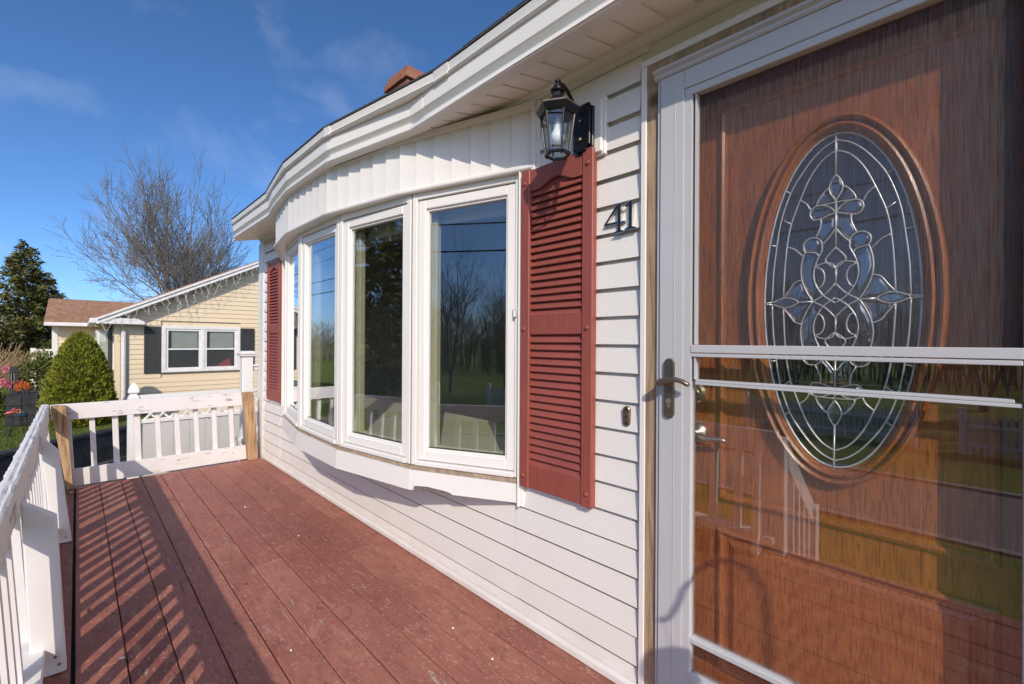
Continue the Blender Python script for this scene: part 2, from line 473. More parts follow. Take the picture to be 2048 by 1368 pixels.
def leaf_mat(name, c1, c2, c3=None, trans=.25):
    m, nt, b = new_mat(name)
    n = noise_tex(nt, pos(nt), 5.5, 4, .6)
    n2 = noise_tex(nt, pos(nt), 42, 3, .6)
    c = ramp(nt, n, [(.3, c1), (.7, c2)])
    c = mixc(nt, rng(nt, n2, .45, .7, 0, .65), c, c3 or tuple(k * 1.5 for k in c2))
    setc(nt, b, c); b.inputs['Roughness'].default_value = .6; b.inputs['Specular IOR Level'].default_value = .25
    b.inputs['Subsurface Weight'].default_value = 0
    return m
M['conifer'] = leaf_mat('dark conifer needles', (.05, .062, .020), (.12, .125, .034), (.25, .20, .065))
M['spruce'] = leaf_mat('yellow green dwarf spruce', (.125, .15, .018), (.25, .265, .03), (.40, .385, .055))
M['shrub'] = leaf_mat('glossy shrub leaves', (.040, .075, .014), (.10, .14, .03), (.20, .22, .06))
M['bark'] = simple('grey brown bark', (.21, .17, .14), .9, 0, .35, 14, .5, 60, (8, 8, 1))
M['twig'] = simple('brown twigs', (.165, .145, .115), .9, 0, .3, 9)
M['brush'] = simple('tan bare brush', (.27, .18, .10), .9, 0, .35, 9)
M['grass_blade'] = leaf_mat('grass blades', (.055, .115, .016), (.11, .19, .03), (.21, .25, .06))
def lawn_mat():
    m, nt, b = new_mat('spring lawn')
    a = noise_tex(nt, pos(nt), .7, 5, .6); f = noise_tex(nt, pos(nt), 45, 4, .65)
    c = ramp(nt, a, [(.3, (.085, .135, .025)), (.55, (.14, .185, .038)), (.75, (.23, .215, .06))])
    c = mixc(nt, rng(nt, f, .4, .75, 0, .6), c, (.27, .27, .075))
    setc(nt, b, c); b.inputs['Roughness'].default_value = .85; b.inputs['Specular IOR Level'].default_value = .15
    bump(nt, b, f, .8, .03); return m
M['lawn'] = lawn_mat()

# ------------------------------------------------------------------ ground, driveway, road, terrace
def sheet(name, pts, z, mat, thick=0.0):
    me = bpy.data.meshes.new(name)
    if isinstance(z, (int, float)): v = [(x, y, z) for x, y in pts]
    else: v = [(x, y, zz) for (x, y), zz in zip(pts, z)]
    me.from_pydata(v, [], [tuple(range(len(v)))]); me.update()
    o = put(name, me, mat)
    if me.polygons[0].normal.z < 0: me.flip_normals()
    o['kind'] = 'structure'
    return o
def ground_z(x, y):
    if y > -3.2: return -.66
    if y > -6.6: return -.66 - (-3.2 - y) / 3.4 * .64
    return -1.30
gb = MB()
ys = [400, 60, 20, 6, 1, -2, -3.2, -4.0, -4.9, -5.8, -6.6, -9.7, -14, -24, -60, -400]
xs = [-500, -120, -40, -20, -12, -8, -5, -2, 2, 8, 30, 120, 500]
for y in ys:
    for x in xs: gb.v.append((x, y, ground_z(x, y) - .012))
nx = len(xs)
for j in range(len(ys) - 1):
    for i in range(nx - 1):
        gb.f.append((j * nx + i, j * nx + i + 1, (j + 1) * nx + i + 1, (j + 1) * nx + i))
g = gb.build('lawn_ground', M['lawn']); g['kind'] = 'structure'
sheet('road', [(-300, -9.65), (300, -9.65), (300, -6.55), (-300, -6.55)], -1.296, M['road'])
sheet('driveway', [(-5.15, -3.1), (-5.15, 16), (-11.4, 16), (-11.4, 1.0), (-10.1, -.2), (-7.1, -3.1)], -.662, M['asphalt'])
for side, y0 in ((0, -6.55), (1, -9.65)):
    k = MB().box(-80, 60, y0 - .07, y0 + .07, -1.33, -1.25).build('kerb', M['concrete']); k['kind'] = 'structure'
sheet('bare_earth', [(-5.14, -1.62), (1.5, -1.62), (1.5, .02), (-5.14, .02)], -.655, M['soil'])
# raised terrace of the neighbour's front garden
ter = MB()
tp = [(-7.35, -3.2), (-8.43, -2.05), (-9.12, -1.41), (-9.50, -.97), (-10.2, -.15), (-12.0, -.15), (-40, -.15), (-40, -5.4), (-7.35, -5.4)]
ter.prism(tp, lambda p, q, a: (p, q, a), -.7, -.25)
t_o = ter.build('garden_terrace', M['lawn']); t_o['kind'] = 'structure'

# ------------------------------------------------------------------ HOUSE
house = thing('white_house', 'white vinyl sided house with bow window, maroon shutters and mahogany front door', 'house', (-2.2, 1.5, -.65))
ZC0, PITCHC = .101, .0994
# backing wall with door and bow openings
wb = MB()
X_L, X_R = -5.12, 4.5
OPX0, OPX1, OPZ0, OPZ1 = -4.31, -1.335, .60, 1.96      # bow opening
DX0, DX1, DZ1 = -.70, .215, 2.045                         # door opening
wb.box(X_L, OPX0, 0.0, .13, -.70, 2.26)
wb.box(OPX0, OPX1, 0.0, .13, -.70, OPZ0 - .03); wb.box(OPX0, OPX1, 0.0, .13, OPZ1, 2.26)
wb.box(OPX1, DX0, 0.0, .13, -.70, 2.26)
wb.box(DX0, DX1, 0.0, .13, -.70, .03); wb.box(DX0, DX1, 0.0, .13, DZ1, 2.26)
wb.box(DX1, X_R, 0.0, .13, -.70, 2.26)
wb.build('wall', M['vinyl'], house)
MB().box(X_L, X_L + .13, .13, 7.4, -.70, 2.6).build('end_wall', M['vinyl'], house)
MB().box(X_R - .13, X_R, .13, 7.4, -.70, 2.6).build('end_wall', M['vinyl'], house)
MB().box(X_L, X_R, 7.4, 7.53, -.70, 2.6).build('rear_wall', M['vinyl'], house)
# interior shell
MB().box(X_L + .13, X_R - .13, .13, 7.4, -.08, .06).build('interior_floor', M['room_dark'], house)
MB().box(X_L + .13, X_R - .13, .13, 7.4, 2.32, 2.36).build('interior_ceiling', M['room'], house)
MB().box(X_L + .14, -1.0, 4.3, 4.4, .06, 2.32).build('interior_wall', M['room'], house)
MB().box(-1.02, -.93, .14, 4.3, .06, 2.32).build('light_block_partition', M['room'], house)  # added partition, keeps bow window light out of the vestibule
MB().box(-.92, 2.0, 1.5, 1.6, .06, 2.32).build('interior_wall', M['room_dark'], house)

rc = random.Random(4)
# siding courses: each one a clapboard
def course(x0, x1, z, dy=0.0, h=PITCHC):
    z += rc.uniform(-.0009, .0009); dy += rc.uniform(-.0012, .0006)
    prof = [(-.0235 + dy, z), (-.0228 + dy, z + .006), (-.0125 + dy, z + h - .0125), (-.0015, z + h - .0135), (-.0015, z + h + .010), (0, z + h + .010), (0, z + .014), (-.0195 + dy, z + .012), (-.0195 + dy, z)]
    return MB().prism(prof, lambda p, q, a: (a, p, q), x0, x1).build('siding_course', M['vinyl'], house)
XE0, XE1 = -4.985, -.766
for i in range(-1, 21):
    z = ZC0 + PITCHC * i
    top = z + PITCHC
    if i == -1:
        course(XE0, XE1, z + .042, 0, PITCHC - .042); continue
    if top < .545:          # below the bow window, lapped seams
        seam = (-4.47, -1.335) if i in (1, 3) else ((-4.47, -1.335) if i in (0, 2) else (-2.9,))
        cuts = [XE0] + list(seam) + [XE1]
        for k in range(len(cuts) - 1):
            course(cuts[k] + (.0 if k == 0 else -.012), cuts[k + 1], z + (0.0 if k % 2 else .0025), 0 if k % 2 else -.0022)
    else:
        course(XE0, -4.41, z)
        if z > 1.9:
            course(-1.222, XE1, z)
        elif z < .55:
            course(-1.318, XE1, z)
        else:
            course(-1.312, XE1, z)
for i in range(0, 21):
    course(.30, X_R, ZC0 + PITCHC * i)
# frieze, starter strip, corner boards, J channels
MB().box(XE0, XE1, -.009, 0, 2.19, 2.215).box(-1.222, -.742, -.0075, 0, 2.186, 2.214).build('frieze_board', M['vinyl'], house)
MB().sweep([(X_R, -.002), (X_L, -.002)], [(0, 2.207), (.022, 2.207), (.022, 2.222), (.03, 2.226), (.03, 2.249), (0, 2.249)]).build('soffit_channel', M['trim'], house)
MB().prism([(-.03, .004), (-.03, .028), (-.022, .045), (0, .05), (0, .004)], lambda p, q, a: (a, p, q), XE0, -.742).build('base_trim', M['trim'], house, bevel=.003)
MB().box(XE0 - .004, XE0 + .022, -.022, .0, .03, 2.20).box(-5.125, XE0 - .004, -.028, .0, -.68, 2.2).box(-5.15, -5.125, -.028, .10, -.68, 2.2).build('corner_board', M['trim'], house, bevel=.003)
MB().box(-.757, -.737, -.034, 0, .03, 2.118).box(-.757, .29, -.0345, 0, 2.118, 2.141).box(.27, .29, -.034, 0, .03, 2.118).build('door_channel', M['trim'], house, bevel=.002)
# soffit: grooved panels
def soffit_z(y): return 2.249 + (y + .0) * .235
sp = MB()
yf, yb = -.262, .0
w = .0985
def spanel(mb, x0, w):
    a, b_ = soffit_z(yf), soffit_z(yb)
    mb.hexa([(x0, yf, a), (x0 + w - .017, yf, a), (x0 + w - .017, yb, b_), (x0, yb, b_), (x0, yf, a + .006), (x0 + w - .017, yf, a + .006), (x0 + w - .017, yb, b_ + .006), (x0, yb, b_ + .006)])
    return mb
spm = spanel(MB(), 0, w).mesh('soffit_panel')
for k in range(-22, 6):
    put('soffit_panel', spm, M['soffit'], house, loc=(-.671 + .017 + w * k, 0, 0))
for k in range(0, 15):
    put('soffit_panel', spm, M['soffit'], house, loc=(-5.06 + w * k, 0, 0))
sb = MB(); a, b_ = soffit_z(-.275) + .0062, soffit_z(0) + .0062
sb.hexa([(X_L, -.275, a), (X_R, -.275, a), (X_R, 0, b_), (X_L, 0, b_), (X_L, -.275, a + .01), (X_R, -.275, a + .01), (X_R, 0, b_ + .01), (X_L, 0, b_ + .01)])
sb.box(.0, X_R, -.24, 0, 2.2, 2.214) if False else None
sb.build('soffit_back', M['soffit'], house)
# eave trim follows the bow
EAVE = [(X_R, -.230), (-1.799, -0.272), (-2.456, -0.398), (-3.118, -0.398), (-3.583, -0.347), (-3.838, -0.304), (-4.954, -0.302)]
MB().sweep(EAVE, [(-.045, 2.1839), (0, 2.1839), (.004, 2.1878), (.004, 2.2025), (-.002, 2.2064), (-.045, 2.2064)]).build('fascia_lip', M['trim'], house)
MB().sweep(EAVE, [(-.045, 2.2067), (-.014, 2.2067), (-.018, 2.2162), (-.016, 2.2299), (-.008, 2.2407), (.001, 2.2470), (-.045, 2.2470)]).build('fascia_cove', M['trim'], house)
MB().sweep(EAVE, [(-.045, 2.2473), (.002, 2.2473), (.005, 2.2505), (.005, 2.3141), (-.045, 2.3141)]).build('fascia', M['trim'], house)
REDGE = [(X_R, -.232), (-1.60, -0.272), (-2.456, -0.404), (-3.122, -0.405), (-3.66, -0.335), (-3.86, -0.306), (-4.962, -0.304)]
MB().sweep(REDGE, [(-.06, 2.3146), (.012, 2.3146), (.018, 2.3200), (.007, 2.3278), (.016, 2.3591), (.010, 2.3640), (-.06, 2.3640)]).build('drip_edge', M['trim'], house)
for nm_, (xa, ya), (xb, yb2) in (('fascia_joint', (-1.70, -.2708), (-1.80, -.2722)), ('fascia_joint', (-.98, -.2505), (-.99, -.2507))):
    MB().sweep([(xa, ya), (xb, yb2)], [(.0, 2.2475), (.0075, 2.2475), (.0075, 2.313), (.0, 2.313)]).build(nm_, M['trim'], house)
for (xa, ya), (xb, yb2) in (((-1.50, -.2703), (-1.60, -.272)), ((-2.40, -.3965), (-2.456, -.404))):
    MB().sweep([(xa, ya), (xb, yb2)], [(.0, 2.3140), (.0215, 2.3140), (.0215, 2.322), (.011, 2.329), (.0195, 2.3605), (.0, 2.364)]).build('drip_joint', M['trim'], house)
# roof: eave polyline up to the ridge and down the back
rf = MB(); RS = .42; ridge_y = 3.6
prev = None
nodes = [Vector((x, y)) for x, y in REDGE]
base_i = len(rf.v)
for p in nodes:
    yo = p.y - .018
    rf.v += [(p.x, yo, 2.3650), (p.x, yo, 2.3740), (p.x, ridge_y, 2.3740 + RS * (ridge_y + .3)), (p.x, 7.8, 2.3740), (p.x, 7.8, 2.3650), (p.x, ridge_y, 2.3650 + RS * (ridge_y + .3))]
for i in range(len(nodes) - 1):
    for j in range(6):
        a_, b2 = i * 6 + j, i * 6 + (j + 1) % 6
        rf.f.append((a_, b2, b2 + 6, a_ + 6))
rf.f.append(tuple(range(6))); L6 = (len(nodes) - 1) * 6; rf.f.append(tuple(L6 + i for i in range(6))[::-1])
roof = rf.build('roof', M['shingle'], house)
# gable infill
for gx in (X_L + .01, X_R - .12):
    MB().prism([(0.0, 2.26), (7.5, 2.26), (ridge_y, 2.36 + RS * ridge_y)], lambda p, q, a: (a, p, q), gx, gx + .1).build('gable', M['vinyl'], house)
# shingle tabs along the eave edge
sg = MB().box(0, .297, -.010, .10, 0, .004).mesh('shingle')
for k in range(0, 19):
    x = -.2 - .30 * k
    yy = None
    for i in range(len(REDGE) - 1):
        (xa, ya), (xb, yb2) = REDGE[i], REDGE[i + 1]
        if xb <= x + .15 <= xa: yy = ya + (yb2 - ya) * (x + .15 - xa) / (xb - xa); ang = math.atan2(yb2 - ya, xb - xa) - math.pi
    if yy is not None and x > -1.5:
        put('shingle', sg, M['shingle'], house, loc=(x, yy - .008, 2.3752 + .001 * (k % 2)), rot=(0.0, 0, ang))
# chimney of bricks on the roof
cxm, cym = -4.05, 1.13
ch = MB().box(cxm - .15, cxm + .15, cym - .15, cym + .15, 2.70, 3.925).build('chimney', M['mortar'], house)
bk = MB().box(-.5, .5, -.045, .045, -.0285, .0285).mesh('brick')
for row in range(17):
    z = 2.83 + .0675 * row
    out = .170 if row < 14 else (.196 if row in (14, 16) else .222)
    cutsb = (-1, -.36, .36, 1) if row % 2 else (-1, 0, 1)
    for side in range(4):
        ang = side * math.pi / 2
        for k in range(len(cutsb) - 1):
            a_, b2 = cutsb[k] * out, cutsb[k + 1] * out
            if k == len(cutsb) - 2: b2 -= .092
            if b2 - a_ < .03: continue
            p = Vector(((a_ + b2) / 2, -out + .045, 0)); p.rotate(Matrix.Rotation(ang, 3, 'Z'))
            o = put('brick', bk, M['brick'], ch, loc=(cxm + p.x, cym + p.y, z), rot=(0, 0, ang)); o.scale = (b2 - a_ - .010, 1, 1)
MB().box(cxm - .16, cxm + .16, cym - .16, cym + .16, 3.926, 3.95).build('chimney_cap', M['mortar'], ch)

# ------------------------------------------------------------------ bow window (part of the house)
P = [(-1.323, -.02), (-1.905, -.205), (-2.52, -.305), (-3.16, -.305), (-3.74, -.215), (-4.325, -.012)]
ZS = [.615, .594, .599, .610, .624, .63]
ZT = [1.929, 1.927, 1.926, 1.935, 1.944, 1.95]
ZK = [.513, .473, .470, .477, .516, .545]
H = [(-1.262, -.004), (-1.968, -.223), (-2.58, -.338), (-3.215, -.342), (-3.75, -.262), (-4.40, -.004)]
bow = bpy.data.objects.new('bow_window', None); COL.objects.link(bow); bow.parent = house
bow.location = (0, 0, 0); bow.matrix_parent_inverse = Matrix.Translation(-BASE[house.name])
bow['label'] = 'five sided white bow window with vertical siding header'
# header: sawtooth vertical siding strips
for i in range(5):
    A, B = Vector(H[i]), Vector(H[i + 1]); d = B - A; Lf = d.length; d.normalize(); nrm = Vector((-d.y, d.x))
    cnt = max(1, round(Lf / .1045)); wst = Lf / cnt
    for k in range(cnt):
        u0, u1 = k * wst, (k + 1) * wst
        mb = MB()
        segs = 4
        prof = []
        for sgi in range(segs + 1):
            t = sgi / segs
            o = .003 + .013 * t ** 1.6
            prof.append((u0 + (u1 - u0) * t, o))
        prof += [(u1, -.004), (u0, -.004)]
        def fn(p, q, a, A=A, d=d, nrm=nrm):
            w_ = A + d * p + nrm * q; return (w_.x, w_.y, a)
        mb.prism(prof, fn, 1.944, 2.204); mb.build('header_panel', M['header'], bow)
MB().sweep(H, [(-.16, 1.9245), (.026, 1.9245), (.030, 1.930), (.030, 1.940), (.022, 1.947), (-.002, 1.949), (-.16, 1.949)]).build('header_lip', M['trim'], bow)
MB().sweep(H, [(-.01, 2.178), (.020, 2.178), (.024, 2.184), (.024, 2.2045), (-.01, 2.2045)]).build('header_channel', M['trim'], bow)
MB().box(-1.262, -1.243, -.034, .0, 1.905, 2.206).box(-1.243, -1.226, -.022, .0, 1.890, 2.206).build('header_end_trim', M['trim'], bow, bevel=.002)
MB().box(-1.322, -1.314, -.046, 0, .50, 1.93).box(-1.314, -1.302, -.03, 0, .50, 1.93).build('side_channel', M['trim'], bow, bevel=.002)
MB().box(-4.345, -4.33, -.05, 0, .60, 1.95).build('side_channel', M['trim'], bow)

def facet_fn(i):
    A, B = Vector(P[i]), Vector(P[i + 1]); d = B - A; L = d.length; dn = d.normalized(); nrm = Vector((-dn.y, dn.x))
    def fn(u, v, o):
        """u metres from A, v 0..1 from sill to head plus metres via tuple, o outward"""
        t = u / L; q = A + dn * u + nrm * o
        z0 = ZS[i] + (ZS[i + 1] - ZS[i]) * t; z1 = ZT[i] + (ZT[i + 1] - ZT[i]) * t
        return (q.x, q.y, (z0 + v) if v < 0.6 else (z1 - (1.3 - v)))
    return fn, L
def fbox(mb, fn, u0, u1, v0, v1, o0, o1):
    return mb.hexa([fn(u0, v0, o0), fn(u1, v0, o0), fn(u1, v0, o1), fn(u0, v0, o1), fn(u0, v1, o0), fn(u1, v1, o0), fn(u1, v1, o1), fn(u0, v1, o1)])
VT = 1.3
for i in range(5):
    fn, L = facet_fn(i)
    e = .0045
    mb = MB(); fw = .030                      # fixed frame
    fbox(mb, fn, e, e + fw, 0.0, VT, -.06, .0); fbox(mb, fn, L - e - fw, L - e, 0.0, VT, -.06, .0)
    fbox(mb, fn, e + fw, L - e - fw, VT - .034, VT, -.06, -.001); fbox(mb, fn, e + fw, L - e - fw, .0, .022, -.06, .008)
    mb.build('window_frame', M['trim'], bow, bevel=.003)
    mb = MB(); s0, s1 = e + fw + .003, L - e - fw - .003; sw = .042     # sash
    fbox(mb, fn, s0, s0 + sw, .025, VT - .037, -.05, -.010); fbox(mb, fn, s1 - sw, s1, .025, VT - .037, -.05, -.010)
    fbox(mb, fn, s0 + sw, s1 - sw, .025, .073, -.05, -.0105); fbox(mb, fn, s0 + sw, s1 - sw, VT - .083, VT - .037, -.05, -.0105)
    mb.build('sash', M['trim'], bow, bevel=.004)
    mb = MB(); g0, g1 = s0 + sw, s1 - sw; bw = .010      # glazing bead
    fbox(mb, fn, g0, g0 + bw, .073, VT - .083, -.046, -.02); fbox(mb, fn, g1 - bw, g1, .073, VT - .083, -.046, -.02)
    fbox(mb, fn, g0 + bw, g1 - bw, .073, .083, -.046, -.0205); fbox(mb, fn, g0 + bw, g1 - bw, VT - .093, VT - .083, -.046, -.0205)
    mb.build('glazing_bead', M['trim'], bow, bevel=.002)
    mb = MB(); fbox(mb, fn, g0 + .004, g1 - .004, .077, VT - .087, -.036, -.032); mb.build('pane', M['pane'], bow)
    mb = MB(); fbox(mb, fn, g0 + .006, g1 - .006, .080, .086, -.0445, -.030)
    fbox(mb, fn, g0 + bw, g0 + bw + .004, .086, VT - .09, -.0445, -.030); mb.build('seal', M['gap'], bow)
    mb = MB(); fbox(mb, fn, .0, L, -.022, -.004, -.05, .0); mb.build('caulk_strip', M['caulk'], bow)
    # inner stop of cream wood seen through the glass
    mb = MB()
    fbox(mb, fn, g0 - .03, g0 + .012, .0, VT, -.11, -.075); fbox(mb, fn, g1 - .02, g1 + .03, .0, VT, -.11, -.075)
    fbox(mb, fn, g0 + .012, g1 - .02, .0, .085, -.11, -.075); fbox(mb, fn, g0 + .012, g1 - .02, VT - .06, VT, -.11, -.075)
    mb.build('inner_stop', M['seat'], bow, bevel=.003)
    if i in (0, 1):
        fbox(MB(), fn, s0 + .012, s0 + .026, .62 if False else .40, .47, -.010, -.002)
# mullion posts at the corners: a brown joint between white cover strips
for i in range(1, 5):
    x, y = P[i]
    a = Vector(P[i]) - Vector(P[i - 1]); b2 = Vector(P[i + 1]) - Vector(P[i]); t = (a.normalized() + b2.normalized()).normalized(); nn = Vector((-t.y, t.x))
    mb = MB(); c = Vector((x, y))
    def q(u, o, z): w_ = c + t * u + nn * o; return (w_.x, w_.y, z)
    def pbox(u0, u1, o0, o1, z0, z1):
        return [q(u0, o0, z0), q(u1, o0, z0), q(u1, o1, z0), q(u0, o1, z0), q(u0, o0, z1), q(u1, o0, z1), q(u1, o1, z1), q(u0, o1, z1)]
    mb.hexa(pbox(-.012, .012, -.06, -.005, ZS[i] - .015, ZT[i])); mb.build('mullion_joint', M['rust_seal'], bow)
# skirt board under the sashes, one board per facet
for i in range(5):
    A, B = Vector(P[i]), Vector(P[i + 1]); d = (B - A); L = d.length; d.normalize(); nn = Vector((-d.y, d.x))
    mb = MB()
    def sk(u, o, z): w_ = A + d * u + nn * o; return (w_.x, w_.y, z)
    za0, za1 = ZK[i], ZK[i + 1]; zb0, zb1 = ZS[i] - .024, ZS[i + 1] - .024
    if i == 0:                                   # the torn lower edge
        us = [0, L - .262, L - .255, L - .235, L - .20, L - .16, L - .12, L - .07, L - .035, L - .025, L]
        dz = [0, 0, .006, .011, .016, .019, .024, .023, .021, 0, 0]
    else:
        us = [0, L]; dz = [0, 0]
    for k in range(len(us) - 1):
        f0, f1 = us[k] / L, us[k + 1] / L
        lo0 = za0 + (za1 - za0) * f0 + dz[k]; lo1 = za0 + (za1 - za0) * f1 + dz[k + 1]
        hi0 = zb0 + (zb1 - zb0) * f0; hi1 = zb0 + (zb1 - zb0) * f1
        mb.hexa([sk(us[k], -.02, lo0), sk(us[k + 1], -.02, lo1), sk(us[k + 1], .012, lo1), sk(us[k], .012, lo0), sk(us[k], -.02, hi0), sk(us[k + 1], -.02, hi1), sk(us[k + 1], .006, hi1), sk(us[k], .006, hi0)])
    mb.build('skirt_board', M['brace_paint'] if i == 9 else M['trim'], bow)
    if i == 0:
        tm = MB()
        tm.hexa([sk(L - .262, -.018, .4955), sk(L - .025, -.018, .4775), sk(L - .025, .004, .4775), sk(L - .262, .004, .4955), sk(L - .262, -.018, .525), sk(L - .025, -.018, .51), sk(L - .025, .004, .51), sk(L - .262, .004, .525)])
        tm.build('torn_backing', M['torn'], bow)
ub = MB(); n = len(P)
under = [(x, y + .01) for x, y in P]
ub.v += [(x, y, ZK[i] + .012) for i, (x, y) in enumerate(under)] + [(under[-1][0], .02, ZK[-1] + .012), (under[0][0], .02, ZK[0] + .012)]
ub.v += [(a_, b2, c + .02) for a_, b2, c in ub.v]
k = n + 2
ub.f.append(tuple(range(k))); ub.f.append(tuple(range(k, 2 * k)))
for i in range(k): ub.f.append((i, (i + 1) % k, k + (i + 1) % k, k + i))
ub.build('underside', M['trim'], bow)
# window seat and head boards inside
st = MB(); st.v += [(x, y + .10, .63) for x, y in P] + [(P[-1][0], .62, .63), (P[0][0], .62, .63)]
st.v += [(a_, b2, .665) for a_, b2, c in st.v]; st.f.append(tuple(range(k))); st.f.append(tuple(range(k, 2 * k)))
for i in range(k): st.f.append((i, (i + 1) % k, k + (i + 1) % k, k + i))
st.build('window_seat', M['seat'], bow)
hd = MB(); hd.v += [(x, y + .05, 1.952) for x, y in H] + [(H[-1][0], .30, 1.952), (H[0][0], .30, 1.952)]
hd.v += [(a_, b2, 1.98) for a_, b2, c in hd.v]; hd.f.append(tuple(range(k))); hd.f.append(tuple(range(k, 2 * k)))
for i in range(k): hd.f.append((i, (i + 1) % k, k + (i + 1) % k, k + i))
hd.build('head_board', M['room'], bow)
MB().box(-1.335, -1.28, .0, .30, .60, 1.97).build('inner_jamb', M['room'], bow)
MB().box(-4.36, -4.31, .0, .30, .60, 1.97).build('inner_jamb', M['room'], bow)
MB().sweep([(x, y + .16) for x, y in P], [(0, 1.80), (.02, 1.80), (.02, 1.95), (0, 1.95)]).build('valance', M['curtain'], bow)
fn, L = facet_fn(0)
mb = MB(); fbox(mb, fn, .022, .034, .63, .66, .0, .014); fbox(mb, fn, .024, .032, .66, .678, .0, .018)
mb.v = [(x, y, z + (.05 if z < 1.25 else .05)) for x, y, z in mb.v]
mb.build('window_catch', M['trim'], bow)

# ------------------------------------------------------------------ shutters (parts of the house)
def shutter(x0, x1, z0, z1, label):
    W = x1 - x0; yb, yf = -.0240, -.052
    s = bpy.data.objects.new('shutter', None); COL.objects.link(s); s.parent = house
    s.matrix_parent_inverse = Matrix.Translation(-BASE[house.name]); s['label'] = label
    stw = .048
    MB().box(x0, x0 + stw, yf, yb, z0, z1).build('stile', M['shutter'], s, bevel=.003)
    MB().box(x1 - stw, x1, yf, yb, z0, z1).build('stile', M['shutter'], s, bevel=.003)
    ix0, ix1 = x0 + stw, x1 - stw; Hh = z1 - z0
    zm0, zm1 = z0 + Hh * .482, z0 + Hh * .541
    zb1 = z0 + Hh * .073; zt0 = z0 + Hh * .935
    MB().box(ix0, ix1, yf + .006, yb, z0 + .002, zb1).build('bottom_rail', M['shutter'], s, bevel=.003)
    MB().box(ix0, ix1, yf + .006, yb, zm0, zm1).build('middle_rail', M['shutter'], s, bevel=.003)
    arch = [(ix0, z1 - .002), (ix0, zt0 - .004)]
    nseg = 14
    for kk in range(nseg + 1):
        t = kk / nseg
        bumpv = max(0, math.cos((t - .5) * math.pi * 1.55)) ** 1.3 * .030
        arch.append((ix0 + (ix1 - ix0) * t, zt0 - .004 + bumpv))
    arch += [(ix1, z1 - .002)]
    MB().prism(arch, lambda p, q_, a_: (p, a_, q_), yf + .006, yb).build('top_rail', M['shutter'], s)
    MB().box(ix0, ix1, yb - .004, yb, zb1, zt0 + .02).build('backing', M['shutter'], s)
    wL = (ix1 - ix0)
    sl = MB().prism([(-.0095, -.0170), (-.0115, -.0140), (.0060, .0165), (.0080, .0150)], lambda p, q_, a_: (a_, p, q_), 0, wL - .002).mesh('louver')
    for lo, hi in ((zb1, zm0), (zm1, zt0 + .004)):
        cnt = round((hi - lo) / .0292); stp = (hi - lo) / cnt
        for kk in range(cnt):
            put('louver', sl, M['shutter'], s, loc=(ix0 + .001, yf + .018, lo + stp * (kk + .5)))
    scr = MB().lathe([(.0085, 0), (.0085, -.004), (.006, -.007), (.0, -.008)], (0, 0, 0), 10, 'y').mesh('screw')
    for sx in (x0 + .022, x1 - .022):
        for zz in (z0 + .05, z0 + Hh * .5, z1 - .055):
            put('screw', scr, M['shutter'], s, loc=(sx, yf, zz), smooth=False)
    return s
shutter(-1.300, -.937, .596, 1.912, 'maroon louvered shutter between bow window and front door')
shutter(-4.775, -4.41, .628, 1.958, 'maroon louvered shutter at the far end of the bow window')

# ------------------------------------------------------------------ door casing, front door, storm door
MB().box(-.737, -.694, -.030, .0, .03, 2.118).box(-.694, .225, -.0295, .0, 2.075, 2.118).box(.225, .268, -.030, .0, .03, 2.118).box(-.7, -.668, 0.001, .12, .03, 2.07).box(.20, .232, 0.001, .12, .03, 2.07).box(-.668, .2, .001, .12, 2.04, 2.07).build('door_casing', M['casing'], house, bevel=.002)
MB().box(-.70, .24, -.08, .14, .02, .058).build('door_sill', M['concrete'], house, bevel=.004)
fd = MB(); DY = .055; SF = (1.38 + DY) / 1.472
def dx(x): return x * SF
def dz(z): return 1.2 + (z - 1.2) * SF
fd.box(-.668, .20, DY, DY + .045, .06, 2.04)
door = fd.build('front_door', M['door'], house)
door['label'] = 'mahogany stained front door with leaded oval glass'
OC = Vector((dx(-.240), 0, dz(1.318))); OA, OB = .176 * SF, .455 * SF
def frame_rect(x0, x1, z0, z1, prof, y):
    """moulding: rings of (inset, y offset)"""
    mb = MB(); n = len(prof)
    for ins, dy in prof:
        mb.v += [(x0 + ins, y + dy, z0 + ins), (x1 - ins, y + dy, z0 + ins), (x1 - ins, y + dy, z1 - ins), (x0 + ins, y + dy, z1 - ins)]
    for i in range(n - 1):
        for k2 in range(4):
            a_, b2 = i * 4 + k2, i * 4 + (k2 + 1) % 4
            mb.f.append((a_, b2, b2 + 4, a_ + 4))
    return mb
mprof = [(0, .001), (.004, -.010), (.012, -.013), (.019, -.008), (.024, .000), (.034, -.0005), (.046, -.008), (.046, .001)]
frame_rect(dx(-.548), dx(.066), dz(.70), dz(1.945), mprof[:6], DY).build('panel_moulding', M['door'], door)
frame_rect(dx(-.548), dx(.066), dz(.16), dz(.612), mprof, DY).build('panel_moulding', M['door'], door)
MB().box(dx(-.548) + .046, dx(.066) - .046, DY - .008, DY + .001, dz(.16) + .046, dz(.612) - .046).build('raised_panel', M['door_panel'], door, bevel=.006)
